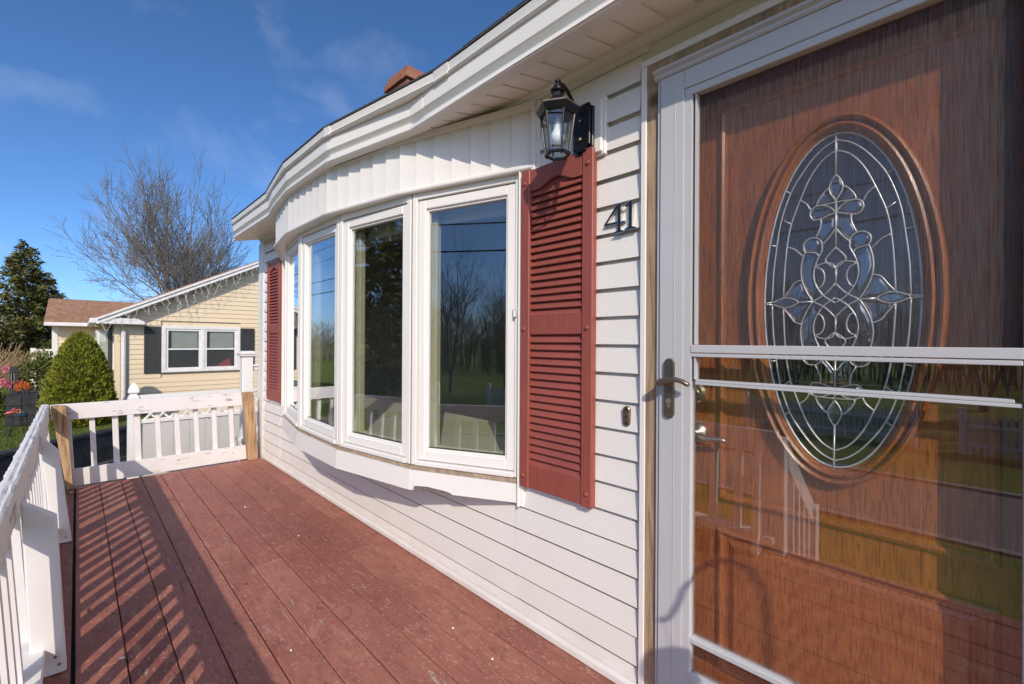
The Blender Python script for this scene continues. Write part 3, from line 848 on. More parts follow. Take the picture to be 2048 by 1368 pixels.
# oval frame: stepped elliptical moulding
ov = MB(); nseg = 110
oprof = [(.044, .001), (.0435, -.016), (.040, -.026), (.034, -.030), (.028, -.026), (.0255, -.015), (.0215, -.0145), (.0195, -.024), (.014, -.027), (.008, -.022), (.006, -.012), (.003, -.011), (.0, -.007), (.0, .003)]
for off, dy in oprof:
    for k2 in range(nseg):
        t = 2 * math.pi * k2 / nseg
        ov.v.append((OC.x + (OA + off) * math.cos(t), DY + dy, OC.z + (OB + off) * math.sin(t)))
for i in range(len(oprof) - 1):
    for k2 in range(nseg):
        a_, b2 = i * nseg + k2, i * nseg + (k2 + 1) % nseg
        ov.f.append((a_, b2, b2 + nseg, a_ + nseg))
ov.build('oval_frame', M['door'], door)
gp = MB(); gp.v.append((OC.x, DY - .003, OC.z))
for k2 in range(nseg):
    t = 2 * math.pi * k2 / nseg; gp.v.append((OC.x + (OA + .004) * math.cos(t), DY - .003, OC.z + (OB + .004) * math.sin(t)))
for k2 in range(nseg): gp.f.append((0, 1 + k2, 1 + (k2 + 1) % nseg))
gp.v += [(x, y + .004, z) for x, y, z in gp.v[:]]
gp.build('leaded_glass', M['door_glass'], door)
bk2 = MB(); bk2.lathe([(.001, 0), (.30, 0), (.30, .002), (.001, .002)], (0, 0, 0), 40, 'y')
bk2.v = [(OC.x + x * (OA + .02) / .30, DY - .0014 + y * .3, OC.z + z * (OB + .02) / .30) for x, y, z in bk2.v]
bk2.build('unlit_hall_backing', M['room_dark'], door)  # dark disc stands in for the unlit interior behind the oval
# caming traced on the upper right quadrant, mirrored four ways
def Q(px, py):
    p = atY(1480 + px / 2.975, 240 + py / 2.975, DY - .006)
    return Vector((p.x - OC.x, 0, p.z - OC.z))
lines = [
 [(580, 130), (660, 140), (740, 180), (820, 250), (887, 330), (940, 440), (975, 550), (1000, 700), (1020, 850), (1030, 1055)],
 [(580, 190), (650, 205), (710, 245), (765, 310), (815, 400), (850, 470), (880, 540), (905, 640), (925, 800), (938, 1030)],
 [(890, 330), (950, 282)], [(1000, 660), (1080, 638)], [(1030, 1055), (1125, 1055)], [(880, 542), (940, 498)],
 [(815, 405), (770, 445), (745, 490)], [(908, 690), (850, 720), (795, 775)],
 [(580, 335), (605, 360), (622, 400), (612, 440), (580, 490)],
 [(625, 400), (655, 415), (690, 450), (697, 480), (640, 490), (585, 500)],
 [(582, 560), (620, 515), (680, 485), (730, 490), (746, 520), (725, 560), (680, 572), (620, 565), (582, 560)],
 [(580, 655), (620, 700), (665, 735)], [(672, 575), (675, 620), (705, 678)],
 [(665, 735), (672, 705), (705, 680), (750, 675), (785, 695), (788, 730), (770, 755), (735, 765), (700, 778), (682, 802)],
 [(665, 735), (664, 770), (690, 815), (710, 865), (716, 920), (700, 980), (650, 1050), (580, 1100)],
 [(775, 750), (795, 800), (805, 870), (795, 940), (765, 1010), (720, 1078)],
 [(580, 770), (615, 800), (640, 830), (628, 855), (580, 893)], [(580, 893), (596, 866), (640, 850), (705, 858)],
 [(705, 862), (660, 890), (645, 940), (660, 985), (687, 1002)],
 [(580, 985), (640, 1040), (720, 1078)],
 [(800, 930), (850, 942), (890, 985), (935, 1028)],
 [(820, 1072), (870, 1045), (940, 1035), (1030, 1058)], [(720, 1078), (820, 1076)],
]
cm = MB()
def crom(pts, k=4):
    out = []
    for i in range(len(pts) - 1):
        p0, p1, p2, p3 = pts[max(i - 1, 0)], pts[i], pts[i + 1], pts[min(i + 2, len(pts) - 1)]
        for j in range(k):
            t = j / k
            out.append(.5 * ((2 * p1) + (p2 - p0) * t + (2 * p0 - 5 * p1 + 4 * p2 - p3) * t * t + (3 * p1 - p0 - 3 * p2 + p3) * t ** 3))
    return out + [pts[-1]]
cz = Q(720, 1078).z; cx0 = Q(580, 600).x
def quad_pts(pts, sx, sz):
    out = []
    for q_ in pts:
        v = Q(*q_); out.append(Vector((OC.x + (v.x - cx0) * sx, DY - .007, OC.z + (v.z - cz) * sz)))
    return out
for ln in lines:
    for sx in (1, -1):
        for sz in (1, -1):
            cm.tube(crom(quad_pts(ln, sx, sz)) if len(ln) > 2 else quad_pts(ln, sx, sz), .0020, 5)
for sz in (1, -1):
    for a_, b2 in (((580, 45), (580, 335)), ((580, 490), (580, 770)), ((580, 893), (580, 985))):
        cm.tube(quad_pts([a_, b2], 1, sz), .0024, 5)
ring = [Vector((OC.x + (OA - .003) * math.cos(2 * math.pi * k2 / 64), DY - .006, OC.z + (OB - .003) * math.sin(2 * math.pi * k2 / 64))) for k2 in range(65)]
cm.tube(ring, .0028, 5)
cm.build('came', M['came'], door, smooth=True)
# bevelled glass jewels inside the closed loops
loops = [[(580, 340), (605, 362), (620, 400), (610, 440), (580, 485), (555, 440), (545, 400), (557, 362)],
         [(600, 548), (630, 515), (680, 490), (730, 495), (740, 522), (720, 555), (680, 566), (625, 562)],
         [(590, 585), (640, 578), (668, 585), (672, 625), (700, 678), (665, 725), (620, 690), (590, 645)],
         [(680, 725), (690, 700), (715, 686), (750, 681), (780, 698), (780, 728), (765, 748), (730, 758), (700, 768)],
         [(700, 800), (765, 765), (788, 805), (797, 870), (787, 940), (757, 1005), (722, 1060), (700, 1010), (722, 960), (728, 905), (722, 850)],
         [(830, 1072), (875, 1050), (940, 1042), (1018, 1058), (940, 1086), (875, 1088)],
         [(640, 430), (660, 425), (685, 455), (690, 472), (640, 480), (610, 480)],
         [(800, 945), (845, 952), (880, 990), (925, 1030), (860, 1045), (800, 1060), (745, 1062), (785, 1005)]]
jr = random.Random(3)
for ln in loops:
    for sx in (1, -1):
        for sz in (1, -1):
            if ln is loops[0] and sx < 0: continue
            pts = quad_pts(ln, sx, sz); c = sum(pts, Vector()) / len(pts)
            mb = MB(); m_ = len(pts)
            tilt = jr.uniform(-.03, .06)
            mb.v += [tuple(p) for p in pts]
            mb.v += [tuple(c + (p - c) * .74 + Vector((0, -.0035 + tilt * (p - c).z * .5, 0))) for p in pts]
            for i in range(m_): mb.f.append((i, (i + 1) % m_, m_ + (i + 1) % m_, m_ + i))
            mb.f.append(tuple(range(m_, 2 * m_)))
            mb.v += [(x, y + .004, z) for x, y, z in mb.v[:m_]]; mb.f.append(tuple(range(2 * m_, 3 * m_)))
            mb.build('bevelled_glass', M['bevel_glass'], door)
# inner door hardware
MB().lathe([(.033, 0), (.033, -.008), (.026, -.016), (.016, -.018), (.015, -.024), (.0, -.025)], (dx(-.618), DY, dz(1.035)), 20, 'y').build('deadbolt', M['nickel'], door, smooth=False)
lv = MB().lathe([(.034, 0), (.034, -.006), (.028, -.014), (.014, -.018), (.012, -.045), (.0, -.046)], (dx(-.612), DY, dz(.905)), 20, 'y')
lv.tube([(dx(-.612), DY - .04, dz(.905)), (dx(-.595), DY - .046, dz(.902)), (dx(-.57), DY - .048, dz(.896)), (dx(-.545), DY - .047, dz(.899)), (dx(-.52), DY - .044, dz(.900)), (dx(-.505), DY - .042, dz(.896))], [.010, .0095, .0085, .0075, .0065, .004], 8)
lv.build('door_lever', M['nickel'], door, smooth=True)

storm = bpy.data.objects.new('storm_door', None); COL.objects.link(storm); storm.parent = house
storm.matrix_parent_inverse = Matrix.Translation(-BASE[house.name]); storm['label'] = 'light grey aluminium storm door with glass and screen'
SY0, SY1 = -.046, -.012
MB().box(-.694, -.682, -.040, -.008, .06, 2.055).box(.196, .208, -.040, -.008, .06, 2.055).build('z_bar', M['storm'], storm, bevel=.002)
MB().prism([(-.0, 2.0755), (-.058, 2.0755), (-.064, 2.070), (-.064, 2.064), (-.052, 2.058), (-.052, 2.050), (-.046, 2.045), (-.0, 2.045)], lambda p, q_, a_: (a_, p, q_), -.70, .224).build('drip_cap', M['storm'], storm)
MB().box(-.680, -.604, SY0, SY1, .07, 2.043).box(-.604, -.580, SY0 + .004, SY1, .07, 1.9605).box(-.6325, -.6305, SY0 - .0015, SY0, .07, 2.0).build('stile', M['storm'], storm, bevel=.002)
MB().box(.115, .194, SY0, SY1, .07, 2.043).box(.088, .115, SY0 + .004, SY1, .07, 1.9605).build('stile', M['storm'], storm, bevel=.002)
MB().box(-.604, .115, SY0, SY1, 1.985, 2.0435).box(-.604, .115, SY0 + .004, SY1, 1.961, 1.985).build('top_rail', M['storm'], storm, bevel=.002)
MB().box(-.5798, .0878, SY0, SY1, .07, .16).box(-.5798, .0878, SY0 + .003, SY1, .16, .187).build('bottom_rail', M['storm'], storm, bevel=.002)
MB().box(-.5805, .0885, SY0 + .002, SY1, 1.1705, 1.194).box(-.5805, .0865, SY0 + .004, SY1, 1.158, 1.1688).build('middle_rail', M['storm'], storm, bevel=.0015)
MB().box(-.568, .076, SY0 + .010, SY1, 1.082, 1.0895).box(-.568, .0865, SY0 + .008, SY1, 1.0735, 1.0815).build('sash_bar', M['storm'], storm, bevel=.001)
MB().box(-.580, .088, SY0 + .006, SY1, .283, .300).build('lower_bar', M['storm'], storm, bevel=.002)
MB().box(-.572, -.568, SY0 + .008, SY1, 1.09, 1.158).box(-.572, -.568, SY0 + .008, SY1, 1.195, 1.96).build('glass_channel', M['storm'], storm)
MB().box(-.580, .088, -.0240, -.0200, .187, 1.158).build('lower_pane', M['storm_glass'], storm)
MB().box(-.578, .087, -.0200, -.0195, 1.195, 1.960).build('screen', M['screen'], storm)
def cap_plate(xc, z0, z1, hw, y0, y1, n=8):
    pts = [(xc + hw * math.cos(a_), z1 - hw + hw * math.sin(a_)) for a_ in [math.pi * i / n for i in range(n + 1)]]
    pts += [(xc - hw * math.cos(a_), z0 + hw - hw * math.sin(a_)) for a_ in [math.pi * i / n for i in range(n + 1)]]
    return MB().prism(pts, lambda p, q_, a_: (p, a_, q_), y0, y1)
cap_plate(-.6435, .964, 1.152, .0165, SY0 - .010, SY0).build('handle_plate', M['bronze'], storm, bevel=.0025, seg=2)
hl = MB().lathe([(.012, 0), (.012, -.03), (.0, -.031)], (-.655, SY0 - .008, 1.078), 12, 'y')
hl.tube([(-.672, SY0 - .036, 1.076), (-.664, SY0 - .040, 1.075), (-.650, SY0 - .042, 1.079), (-.628, SY0 - .043, 1.087), (-.605, SY0 - .042, 1.089), (-.588, SY0 - .040, 1.085), (-.574, SY0 - .037, 1.077), (-.567, SY0 - .035, 1.074)], [.006, .011, .012, .0095, .008, .0075, .0075, .005], 10)
hl.build('handle_lever', M['bronze'], storm, smooth=True)
cy = MB().lathe([(.0085, 0), (.0085, -.004), (.004, -.005), (.0, -.003)], (-.6435, SY0 - .010, 1.018), 14, 'y')
cy.box(-.6475, -.6395, SY0 - .0125, SY0 - .010, .997, 1.012)
cy.build('lock_cylinder', M['nickel'], storm)

# ------------------------------------------------------------------ wall lantern, numerals, bracket
lan = thing('wall_lantern', 'black six sided wall lantern above the right hand shutter', 'lantern', (-.985, -.05, 1.89)); lan.location.y -= .004
mbk = MB().box(-1.055, -.900, -.024, 0, 1.880, 2.092).box(-1.045, -.910, -.034, -.024, 1.890, 2.082)
mbk.build('mounting_block', M['trim'], lan, bevel=.004)
def plate(hw, z0, z1, c, y0, y1):
    pts = []
    for (sx, sz) in ((1, 1), (-1, 1), (-1, -1), (1, -1)):
        X, Z = sx * hw, (z1 if sz > 0 else z0)
        arc = []
        for i in range(5):
            a_ = math.pi / 2 * i / 4
            arc.append((X - sx * c * math.cos(a_), Z - sz * c * math.sin(a_)))
        arc2 = [(X - sx * (c - c * math.sin(a_)) , Z - sz * (c - c * math.cos(a_))) for a_ in [math.pi / 2 * i / 4 for i in range(5)]]
        # concave corner
        arc3 = [(X - sx * c * math.cos(a_), Z - sz * c * math.sin(a_)) for a_ in [math.pi / 2 * i / 4 for i in range(5)]]
        seq = arc3 if sx * sz > 0 else arc3[::-1]
        seq = seq[::-1]
        pts += seq
    return MB().prism([(-.985 + p, q_) for p, q_ in pts], lambda p, q_, a_: (p, a_, q_), y0, y1)
plate(.046, 1.893, 2.082, .020, -.046, -.034).build('backplate', M['black_metal'], lan, bevel=.003)
plate(.038, 1.903, 2.072, .018, -.056, -.046).build('backplate_step', M['black_metal'], lan, bevel=.002)
LX, LY = -.987, -.188
for zz, rr in ((2.012, .006), (1.945, .0075)):
    MB().lathe([(rr, 0), (rr, -.010), (0, -.013)], (-.985, -.056, zz), 10, 'y').build('cap_nut', M['bronze'], lan, smooth=True)
arm = [(LX, -.05, 2.035), (LX, -.085, 2.052), (LX, -.112, 2.075), (LX, -.135, 2.094), (LX, -.160, 2.104), (LX, LY, 2.101)]
MB().tube(crom([Vector(p) for p in arm], 4), .0065, 8).build('arm', M['black_metal'], lan, smooth=True)
fin = MB().lathe([(.004, 2.066), (.022, 2.066), (.026, 2.071), (.026, 2.076), (.018, 2.080), (.013, 2.086), (.015, 2.090), (.008, 2.094), (.0045, 2.098), (.0095, 2.102), (.011, 2.107), (.007, 2.112), (.0, 2.113)], (LX, LY, 0), 16)
fin.build('finial', M['black_metal'], lan, smooth=True)
MB().lathe([(.0085, 2.1115), (.004, 2.1155), (.0, 2.116)], (LX, LY, 0), 12).build('finial_tip', M['edge_metal'], lan, smooth=True)
hr = math.pi / 6
MB().lathe([(.020, 2.0665), (.0205, 2.050), (.045, 2.030), (.050, 2.022), (.050, 2.016), (.0, 2.016)], (LX, LY, 0), 6, rot=hr).build('crown', M['black_metal'], lan)
MB().lathe([(.050, 2.018), (.077, 2.012), (.0775, 2.006), (.073, 1.998), (.066, 1.987), (.060, 1.985), (.057, 1.990), (.0, 2.010)], (LX, LY, 0), 6, rot=hr).build('hood', M['black_metal'], lan)
MB().lathe([(.0778, 2.0125), (.0785, 2.0105), (.0785, 2.0085), (.0770, 2.007)], (LX, LY, 0), 6, rot=hr).build('hood_edge', M['edge_metal'], lan)
def hexp(r, z, k): a_ = hr + k * math.pi / 3; return Vector((LX + r * math.cos(a_), LY + r * math.sin(a_), z))
for k2 in range(6):
    MB().tube([hexp(.0595, 1.990, k2), hexp(.0405, 1.853, k2)], .0036, 6).build('cage_bar', M['black_metal'], lan)
    a0, a1, b0, b1 = hexp(.0570, 1.988, k2), hexp(.0570, 1.988, k2 + 1), hexp(.0385, 1.855, k2), hexp(.0385, 1.855, k2 + 1)
    nrm = ((a0 + a1) / 2 - Vector((LX, LY, 1.988))).normalized() * .0015
    MB().hexa([b0, b1, b1 - nrm, b0 - nrm, a0, a1, a1 - nrm, a0 - nrm]).build('pane', M['lantern_glass'], lan)
    MB().lathe([(.003, 0), (.003, -.005), (0, -.006)], hexp(.0385, 1.846, k2), 6).build('foot_knob', M['black_metal'], lan)
br = MB().lathe([(.046, 1.857), (.047, 1.851), (.045, 1.847), (.039, 1.846), (.038, 1.850), (.039, 1.857)], (LX, LY, 0), 6, rot=hr)
br.f = br.f[:-2]
br.build('bottom_ring', M['black_metal'], lan)
MB().lathe([(.0, 1.885), (.012, 1.888), (.021, 1.898), (.024, 1.912), (.021, 1.926), (.013, 1.942), (.010, 1.956), (.010, 1.966), (.0, 1.968)], (LX, LY, 0), 16).build('bulb', M['bulb'], lan, smooth=True)
MB().lathe([(.0, 1.963), (.012, 1.963), (.013, 1.99), (.0, 1.99)], (LX, LY, 0), 12).build('socket', M['edge_metal'], lan)

num = thing('house_number', 'house number 41 in black and silver numerals by the door', 'house number', (-.84, -.02, 1.585))
num.location.y -= .006
def glyph(poly, x, z, s, name):
    pts = [(x + p * s, z + q_ * s) for p, q_ in poly]
    MB().prism(pts, lambda p, q_, a_: (p, a_, q_), -.0235, -.012).build(name, M['chrome'], num, bevel=.0012)
    cx_ = sum(p for p, q_ in pts) / len(pts)
    return pts
def digit(polys, holes, x, z, s):
    for pl in polys:
        pts = [(x + p * s, z + q_ * s) for p, q_ in pl]
        MB().prism(pts, lambda p, q_, a_: (p, a_, q_), -.0265, -.013).build('numeral', M['chrome'], num)
        c = (sum(p for p, _ in pts) / len(pts), sum(q_ for _, q_ in pts) / len(pts))
        ins = []
        for p, q_ in pts:
            dx, dz = p - c[0], q_ - c[1]; l = math.hypot(dx, dz); k_ = max(0, (l - .0022) / l)
            ins.append((c[0] + dx * k_, c[1] + dz * k_))
        MB().prism(ins, lambda p, q_, a_: (p, a_, q_), -.0272, -.0266).build('numeral_face', M['number_black'], num)
four = [[(.40, .0), (.78, .0), (.78, .04), (.655, .065), (.655, 1.0), (.57, 1.0), (.54, .95), (.54, .065), (.40, .04)],
        [(.0, .31), (.54, .31), (.54, .375), (.10, .375), (.54, .90), (.54, 1.0), (.49, .95), (.0, .36)],
        [(.655, .31), (.80, .31), (.80, .375), (.655, .375)]]
one = [[(.0, .0), (.44, .0), (.44, .04), (.285, .065), (.285, 1.0), (.22, 1.0), (.0, .87), (.02, .82), (.17, .88), (.17, .065), (.0, .04)]]
digit(four, None, -.902, 1.583, .105)
digit(one, None, -.818, 1.588, .1)
brk = thing('doorbell_bracket', 'small bronze doorbell bracket on siding left of the storm door', 'bracket', (-.81, -.02, .913)); brk.location.y -= .005
cap_plate(-.8105, .911, .981, .0135, -.024, -.012).build('plate', M['bronze'], brk, bevel=.002)
for zz in (.922, .945, .970):
    MB().lathe([(.004, 0), (.004, -.0015), (0, -.001)], (-.8105, -.024, zz), 8, 'y').build('screw_hole', M['number_black'], brk)

# ------------------------------------------------------------------ porch deck: single boards
deck = thing('porch_deck', 'narrow maroon painted plank porch deck along the white house', 'deck', (-2.2, -.7, -.65))
rd = random.Random(11)
row_y = [-1.3805, -1.240, -1.1055, -.9735, -.839, -.7035, -.565, -.4185, -.283, -.147, -.012]
joints = {0: [-2.2], 1: [-3.6, -.9], 2: [-2.70, -4.3], 3: [-1.86, -4.55], 4: [-3.0], 5: [-2.62, -.8], 6: [-4.15, -1.95], 7: [-3.45, -1.62], 8: [-2.45, -4.62], 9: [-3.02, -1.35]}
def board(x0, x1, y0, y1, dz):
    g_ = .0021; n = 8; mb = MB()
    zt = dz
    mb.hexa([(x0 + .0015, y0 + g_, -.036), (x1 - .0015, y0 + g_, -.036), (x1 - .0015, y1 - g_, -.036), (x0 + .0015, y1 - g_, -.036), (x0 + .0015, y0 + g_, zt), (x1 - .0015, y0 + g_, zt + rd.uniform(-.002, .001)), (x1 - .0015, y1 - g_, zt + rd.uniform(-.0015, .001)), (x0 + .0015, y1 - g_, zt)])
    return mb.build('deck_board', M['deck'], deck, bevel=.0025)
for r_ in range(10):
    cuts = sorted([-5.03] + joints[r_] + [1.35])
    for k2 in range(len(cuts) - 1):
        board(cuts[k2], cuts[k2 + 1], row_y[r_], row_y[r_ + 1], rd.uniform(-.0015, .0012))
board(-5.06, -2.1, -1.515, -1.388, -.006); board(-2.1, 1.35, -1.515, -1.388, -.006)
MB().box(-5.06, 1.35, -1.41, -1.365, -.09, -.038).build('gap_shade_strip', M['gap'], deck)  # dark strip added below the open gap so it stays black like shade
MB().box(-5.08, 1.35, -1.60, -1.518, -.16, -.004).build('rim_board', M['deck'], deck)
MB().box(-5.08, -5.045, -1.51, -.02, -.16, -.012).build('end_board', M['deck'], deck)
for jx in (-4.9, -3.9, -2.9, -1.9, -.9, .1, 1.1):
    MB().box(jx - .02, jx + .02, -1.51, -.01, -.18, -.04).build('joist', M['soil'], deck)
    MB().box(jx - .045, jx + .045, -1.5, -1.41, -.7, -.18).build('post', M['lumber'], deck)
# debris on the boards: flakes and leaves, each one its own thing
def flake(px, py, sx, sy, mat, name, label, cat, rz=0.0, h=.004, group=None):
    p = atZ(px, py, .003); sx *= .7; sy *= .6
    mb = MB(); n = 7; pts = []
    rr = random.Random(int(px * 7 + py))
    for i in range(n):
        a_ = 2 * math.pi * i / n; k_ = rr.uniform(.75, 1.1); pts.append((sx * k_ * math.cos(a_), sy * k_ * math.sin(a_)))
    mb.v += [(a_, b2, 0) for a_, b2 in pts] + [(a_ * .9, b2 * .9, h * rr.uniform(.4, 1.4)) for a_, b2 in pts]
    mb.f.append(tuple(range(n))[::-1]); mb.f.append(tuple(range(n, 2 * n)))
    for i in range(n): mb.f.append((i, (i + 1) % n, n + (i + 1) % n, n + i))
    o = put(name, mb.mesh(name), mat, None, loc=(p.x, p.y, .0015), rot=(0, 0, rz))
    return tag(o, label, cat, group)
flake(490, 1014, .016, .006, M['chip'], 'paint_flake', 'pale paint flake lying on the sunny middle of the deck', 'flake', .2)
flake(296, 1035, .013, .006, M['chip'], 'paint_flake', 'pale paint flake at the end of a striped shadow', 'flake', .6)
flake(244, 1316, .016, .008, M['chip'], 'paint_flake', 'pale paint flake nearest the railing in the striped shadow', 'flake', 1.2)
flake(597, 1071, .012, .006, M['chip'], 'paint_flake', 'small pale paint flake on deck under the bow window', 'flake', .4)
flake(617, 1075, .016, .005, M['soil'], 'bark_sliver', 'dark bark sliver on deck under the bow window', 'bark', .5)
flake(906, 1256, .008, .005, M['chip'], 'paint_flake', 'tiny pale paint flake at a board end near the wall', 'flake', .5)
flake(985, 1318, .008, .005, M['chip'], 'paint_flake', 'tiny pale paint flake nearest the front door', 'flake', .9)
flake(492, 1168, .012, .010, M['soil'], 'leaf_scrap', 'dark leaf scrap on the sunny boards beside the long shadow', 'leaf', .3)
flake(582, 1300, .010, .007, M['chip'], 'leaf_scrap', 'grey leaf scrap at the lower edge of the deck', 'leaf', .3)
flake(143, 985, .05, .03, M['brown_leaf'], 'leaf_pile', 'dry brown leaves against the corner post base', 'leaves', .2, .012)

# ------------------------------------------------------------------ porch railings
sr = thing('side_railing', 'peeling white porch railing along the street side of the deck', 'railing', (-2.8, -1.54, 0))
RY0, RY1 = -1.574, -1.530
# weathered top rail: board on edge with a ragged top
tr_ = MB(); xs_ = [(-5.03 + (-.74 + 5.03) * i / 240) for i in range(241)]
rr = random.Random(5)
for i, x in enumerate(xs_):
    zt = .690 + .004 * noise.noise(Vector((x * 3, 0, 0))) - .010 * (abs(x + 2.9) / 3)
    zt = .693 - .006 * math.sin((x + 5) * .75)
    def jag(k_): return .0028 * noise.noise(Vector((x * 9, k_ * 9.1, 0))) + .0018 * noise.noise(Vector((x * 34, k_ * 5.3, 4)))
    ring_ = [(RY1 + .001, .560 + jag(1)), (RY1, .60), (RY1 + jag(2), zt - .006 + jag(3)), (RY1 - .008 + jag(4), zt + jag(5)), (RY1 - .017, zt - .0025 + 1.4 * jag(6)), (RY1 - .026, zt + .001 + 1.4 * jag(7)), (RY0 + .009, zt - .001 + jag(8)), (RY0 + 2.2 * jag(9), zt - .006 + 2 * jag(10)), (RY0, .60), (RY0 - .001, .560 + jag(11))]
    for y, z in ring_:
        lean = -.0 if x > -3 else -.0
        tr_.v.append((x, y, z))
m_ = 10
for i in range(len(xs_) - 1):
    for k2 in range(m_):
        a_, b2 = i * m_ + k2, i * m_ + (k2 + 1) % m_
        tr_.f.append((a_, b2, b2 + m_, a_ + m_))
tr_.f.append(tuple(range(m_))); tr_.f.append(tuple((len(xs_) - 1) * m_ + k2 for k2 in range(m_))[::-1])
tr_.build('top_rail', M['rail_worn'], sr)
MB().box(-5.03, -.74, -1.560, -1.455, .060, .100).build('bottom_rail', M['rail_paint'], sr, bevel=.004)
bal = MB().hexa([(0, -1.535, .096), (.040, -1.535, .096), (.040, -1.497, .096), (0, -1.497, .096), (0, -1.560, .62), (.040, -1.560, .62), (.040, -1.5305, .62), (0, -1.5305, .62)]).mesh('baluster')
for k2 in range(-10, 19):
    x = -2.278 - .146 * k2
    if x < -4.86: continue
    if k2 == 0 or k2 == 10: continue
    put('baluster', bal, M['rail_paint'], sr, loc=(x, 0, 0))
def brace(X, tl, tr2, bl, br_, t=.038):
    mb = MB(); y = [tl[0], tr2[0], br_[0], bl[0]]; z = [tl[1], tr2[1], br_[1], bl[1]]
    pts = [bl, br_, (br_[0] + (tr2[0] - br_[0]) * .95, br_[1] + (tr2[1] - br_[1]) * .95), tr2, tl]
    pts = [bl, br_, tr2, tl]
    mb.prism(pts, lambda p, q_, a_: (a_, p, q_), X - t, X)
    return mb.build('brace_board', M['brace_paint'], sr, bevel=.006, seg=2)
brace(-2.276, (-1.517, .637), (-1.428, .566), (-1.489, .0), (-1.400, -.004))
brace(-3.712, (-1.530, .650), (-1.452, .548), (-1.478, .0), (-1.395, -.003))
brace(-.80, (-1.522, .63), (-1.435, .56), (-1.49, .0), (-1.40, -.003))
MB().hexa([(-5.085, -1.432, 0), (-4.996, -1.432, 0), (-4.996, -1.346 - .047, 0), (-5.085, -1.393, 0), (-5.085, -1.523, .675), (-4.996, -1.523, .675), (-4.996, -1.436, .668), (-5.085, -1.436, .668)]).build('corner_post', M['lumber'], sr, bevel=.003)
MB().box(-.78, -.70, -1.60, -1.52, -.15, .66).build('newel_post', M['rail_paint'], sr, bevel=.004)

er = thing('end_railing', 'flaking white railing across the far end of the deck', 'railing', (-5.08, -.75, 0))
XF = -5.088
def ebox(pts8, name, mat): return MB().hexa(pts8).build(name, mat, er, bevel=.003)
def slanted(y0t, y1t, zt0, zt1, y0b, y1b, zb0, zb1, xa, xb):
    return [(xa, y0b, zb0), (xb, y0b, zb0), (xb, y1b, zb1), (xa, y1b, zb1), (xa, y0t, zt0), (xb, y0t, zt0), (xb, y1t, zt1), (xa, y1t, zt1)]
def zpx(px, py, X=XF): p = atX(px, py, X); return p.y, p.z
def zr(name, tl, tr2, bl, br_, mat, xa=XF - .038, xb=XF):
    a_, b2, c, d = zpx(*tl), zpx(*tr2), zpx(*bl), zpx(*br_)
    ebox([(xa, c[0], c[1]), (xb, c[0], c[1]), (xb, d[0], d[1]), (xa, d[0], d[1]), (xa, a_[0], a_[1]), (xb, a_[0], a_[1]), (xb, b2[0], b2[1]), (xa, b2[0], b2[1])], name, mat)
zr('top_rail', (100, 810.5), (504, 783.5), (104, 842.5), (505, 809), M['end_paint'])
zr('bottom_rail', (143, 939.5), (507, 888.5), (146, 973), (508, 915.5), M['end_paint'])
for (xt0, xt1, xb0, xb1) in ((133, 141, 141, 149), (177.5, 189.5, 183.5, 195.5), (224, 236.5, 228.5, 241), (268, 281, 272, 285), (309.5, 320.5, 315, 326), (348, 359, 354, 365), (387.5, 397.5, 392.5, 402.5), (424, 434, 428.5, 438), (458.5, 468, 463, 472)):
    yt = 842 - (xt0 - 104) * .0835 - 14; yb = 939 - (xb0 - 143) * .139 + 8
    zr('baluster', (xt0, yt), (xt1, yt), (xb0, yb), (xb1, yb), M['rail_paint'], XF - .072, XF - .0385)
pa, pb_ = atZ(498.5, 921, 0), atZ(519, 916, 0)
MB().hexa([(-5.085, -.148, 0), (-4.998, -.148, 0), (-4.998, -.060, 0), (-5.085, -.060, 0), (-5.085, -.196, .680), (-4.998, -.196, .680), (-4.998, -.108, .680), (-5.085, -.108, .680)]).build('end_post', M['lumber'], er, bevel=.003)

nail = MB().lathe([(.005, 0), (.005, .002), (.0, .0025)], (0, 0, 0), 8).mesh('nail_head')
for px, py in ((228, 822), (418, 838), (466, 906), (505, 912), (498, 912)):
    p = atX(px, py, XF); put('nail_head', nail, M['torn'], er, loc=(XF - .001, p.y, p.z), rot=(0, R(90), 0))
for X_, y, z in ((-2.276, -1.42, .03), (-2.276, -1.465, .035), (-2.276, -1.43, .06), (-3.712, -1.42, .03)):
    put('nail_head', nail, M['torn'], sr, loc=(X_ - .001, y, z), rot=(0, R(90), 0))
# front steps with their railing, seen mirrored in the door glass
stp_ = thing('porch_steps', 'maroon wooden steps down from the deck opposite the front door', 'steps', (.2, -2.0, -.66))
for k2 in range(3):
    z = -.17 * (k2 + 1)
    MB().box(-.66, 1.0, -1.62 - .28 * (k2 + 1), -1.615 - .28 * k2, z - .036, z).build('tread', M['deck'], stp_, bevel=.004)
    MB().box(-.66, 1.0, -1.635 - .28 * k2, -1.617 - .28 * k2, z, z + .13).build('riser', M['white_wood'], stp_)
rl2 = thing('step_railing', 'white sloping railing beside the porch steps', 'railing', (-.70, -2.0, -.6))
MB().hexa([(-.735, -2.26, -.06), (-.695, -2.26, -.06), (-.695, -1.60, .47), (-.735, -1.60, .47), (-.735, -2.26, .10), (-.695, -2.26, .10), (-.695, -1.60, .62), (-.735, -1.60, .62)]).build('hand_rail', M['rail_paint'], rl2, bevel=.004)
MB().box(-.75, -.68, -2.30, -2.21, -.66, .10).build('post', M['rail_paint'], rl2, bevel=.004)
for k2 in range(4):
    y = -1.72 - .13 * k2; zt = .50 - (-1.6 - y) * .79
    MB().box(-.732, -.698, y - .018, y + .018, -.25 - .1 * k2, zt).build('baluster', M['rail_paint'], rl2)
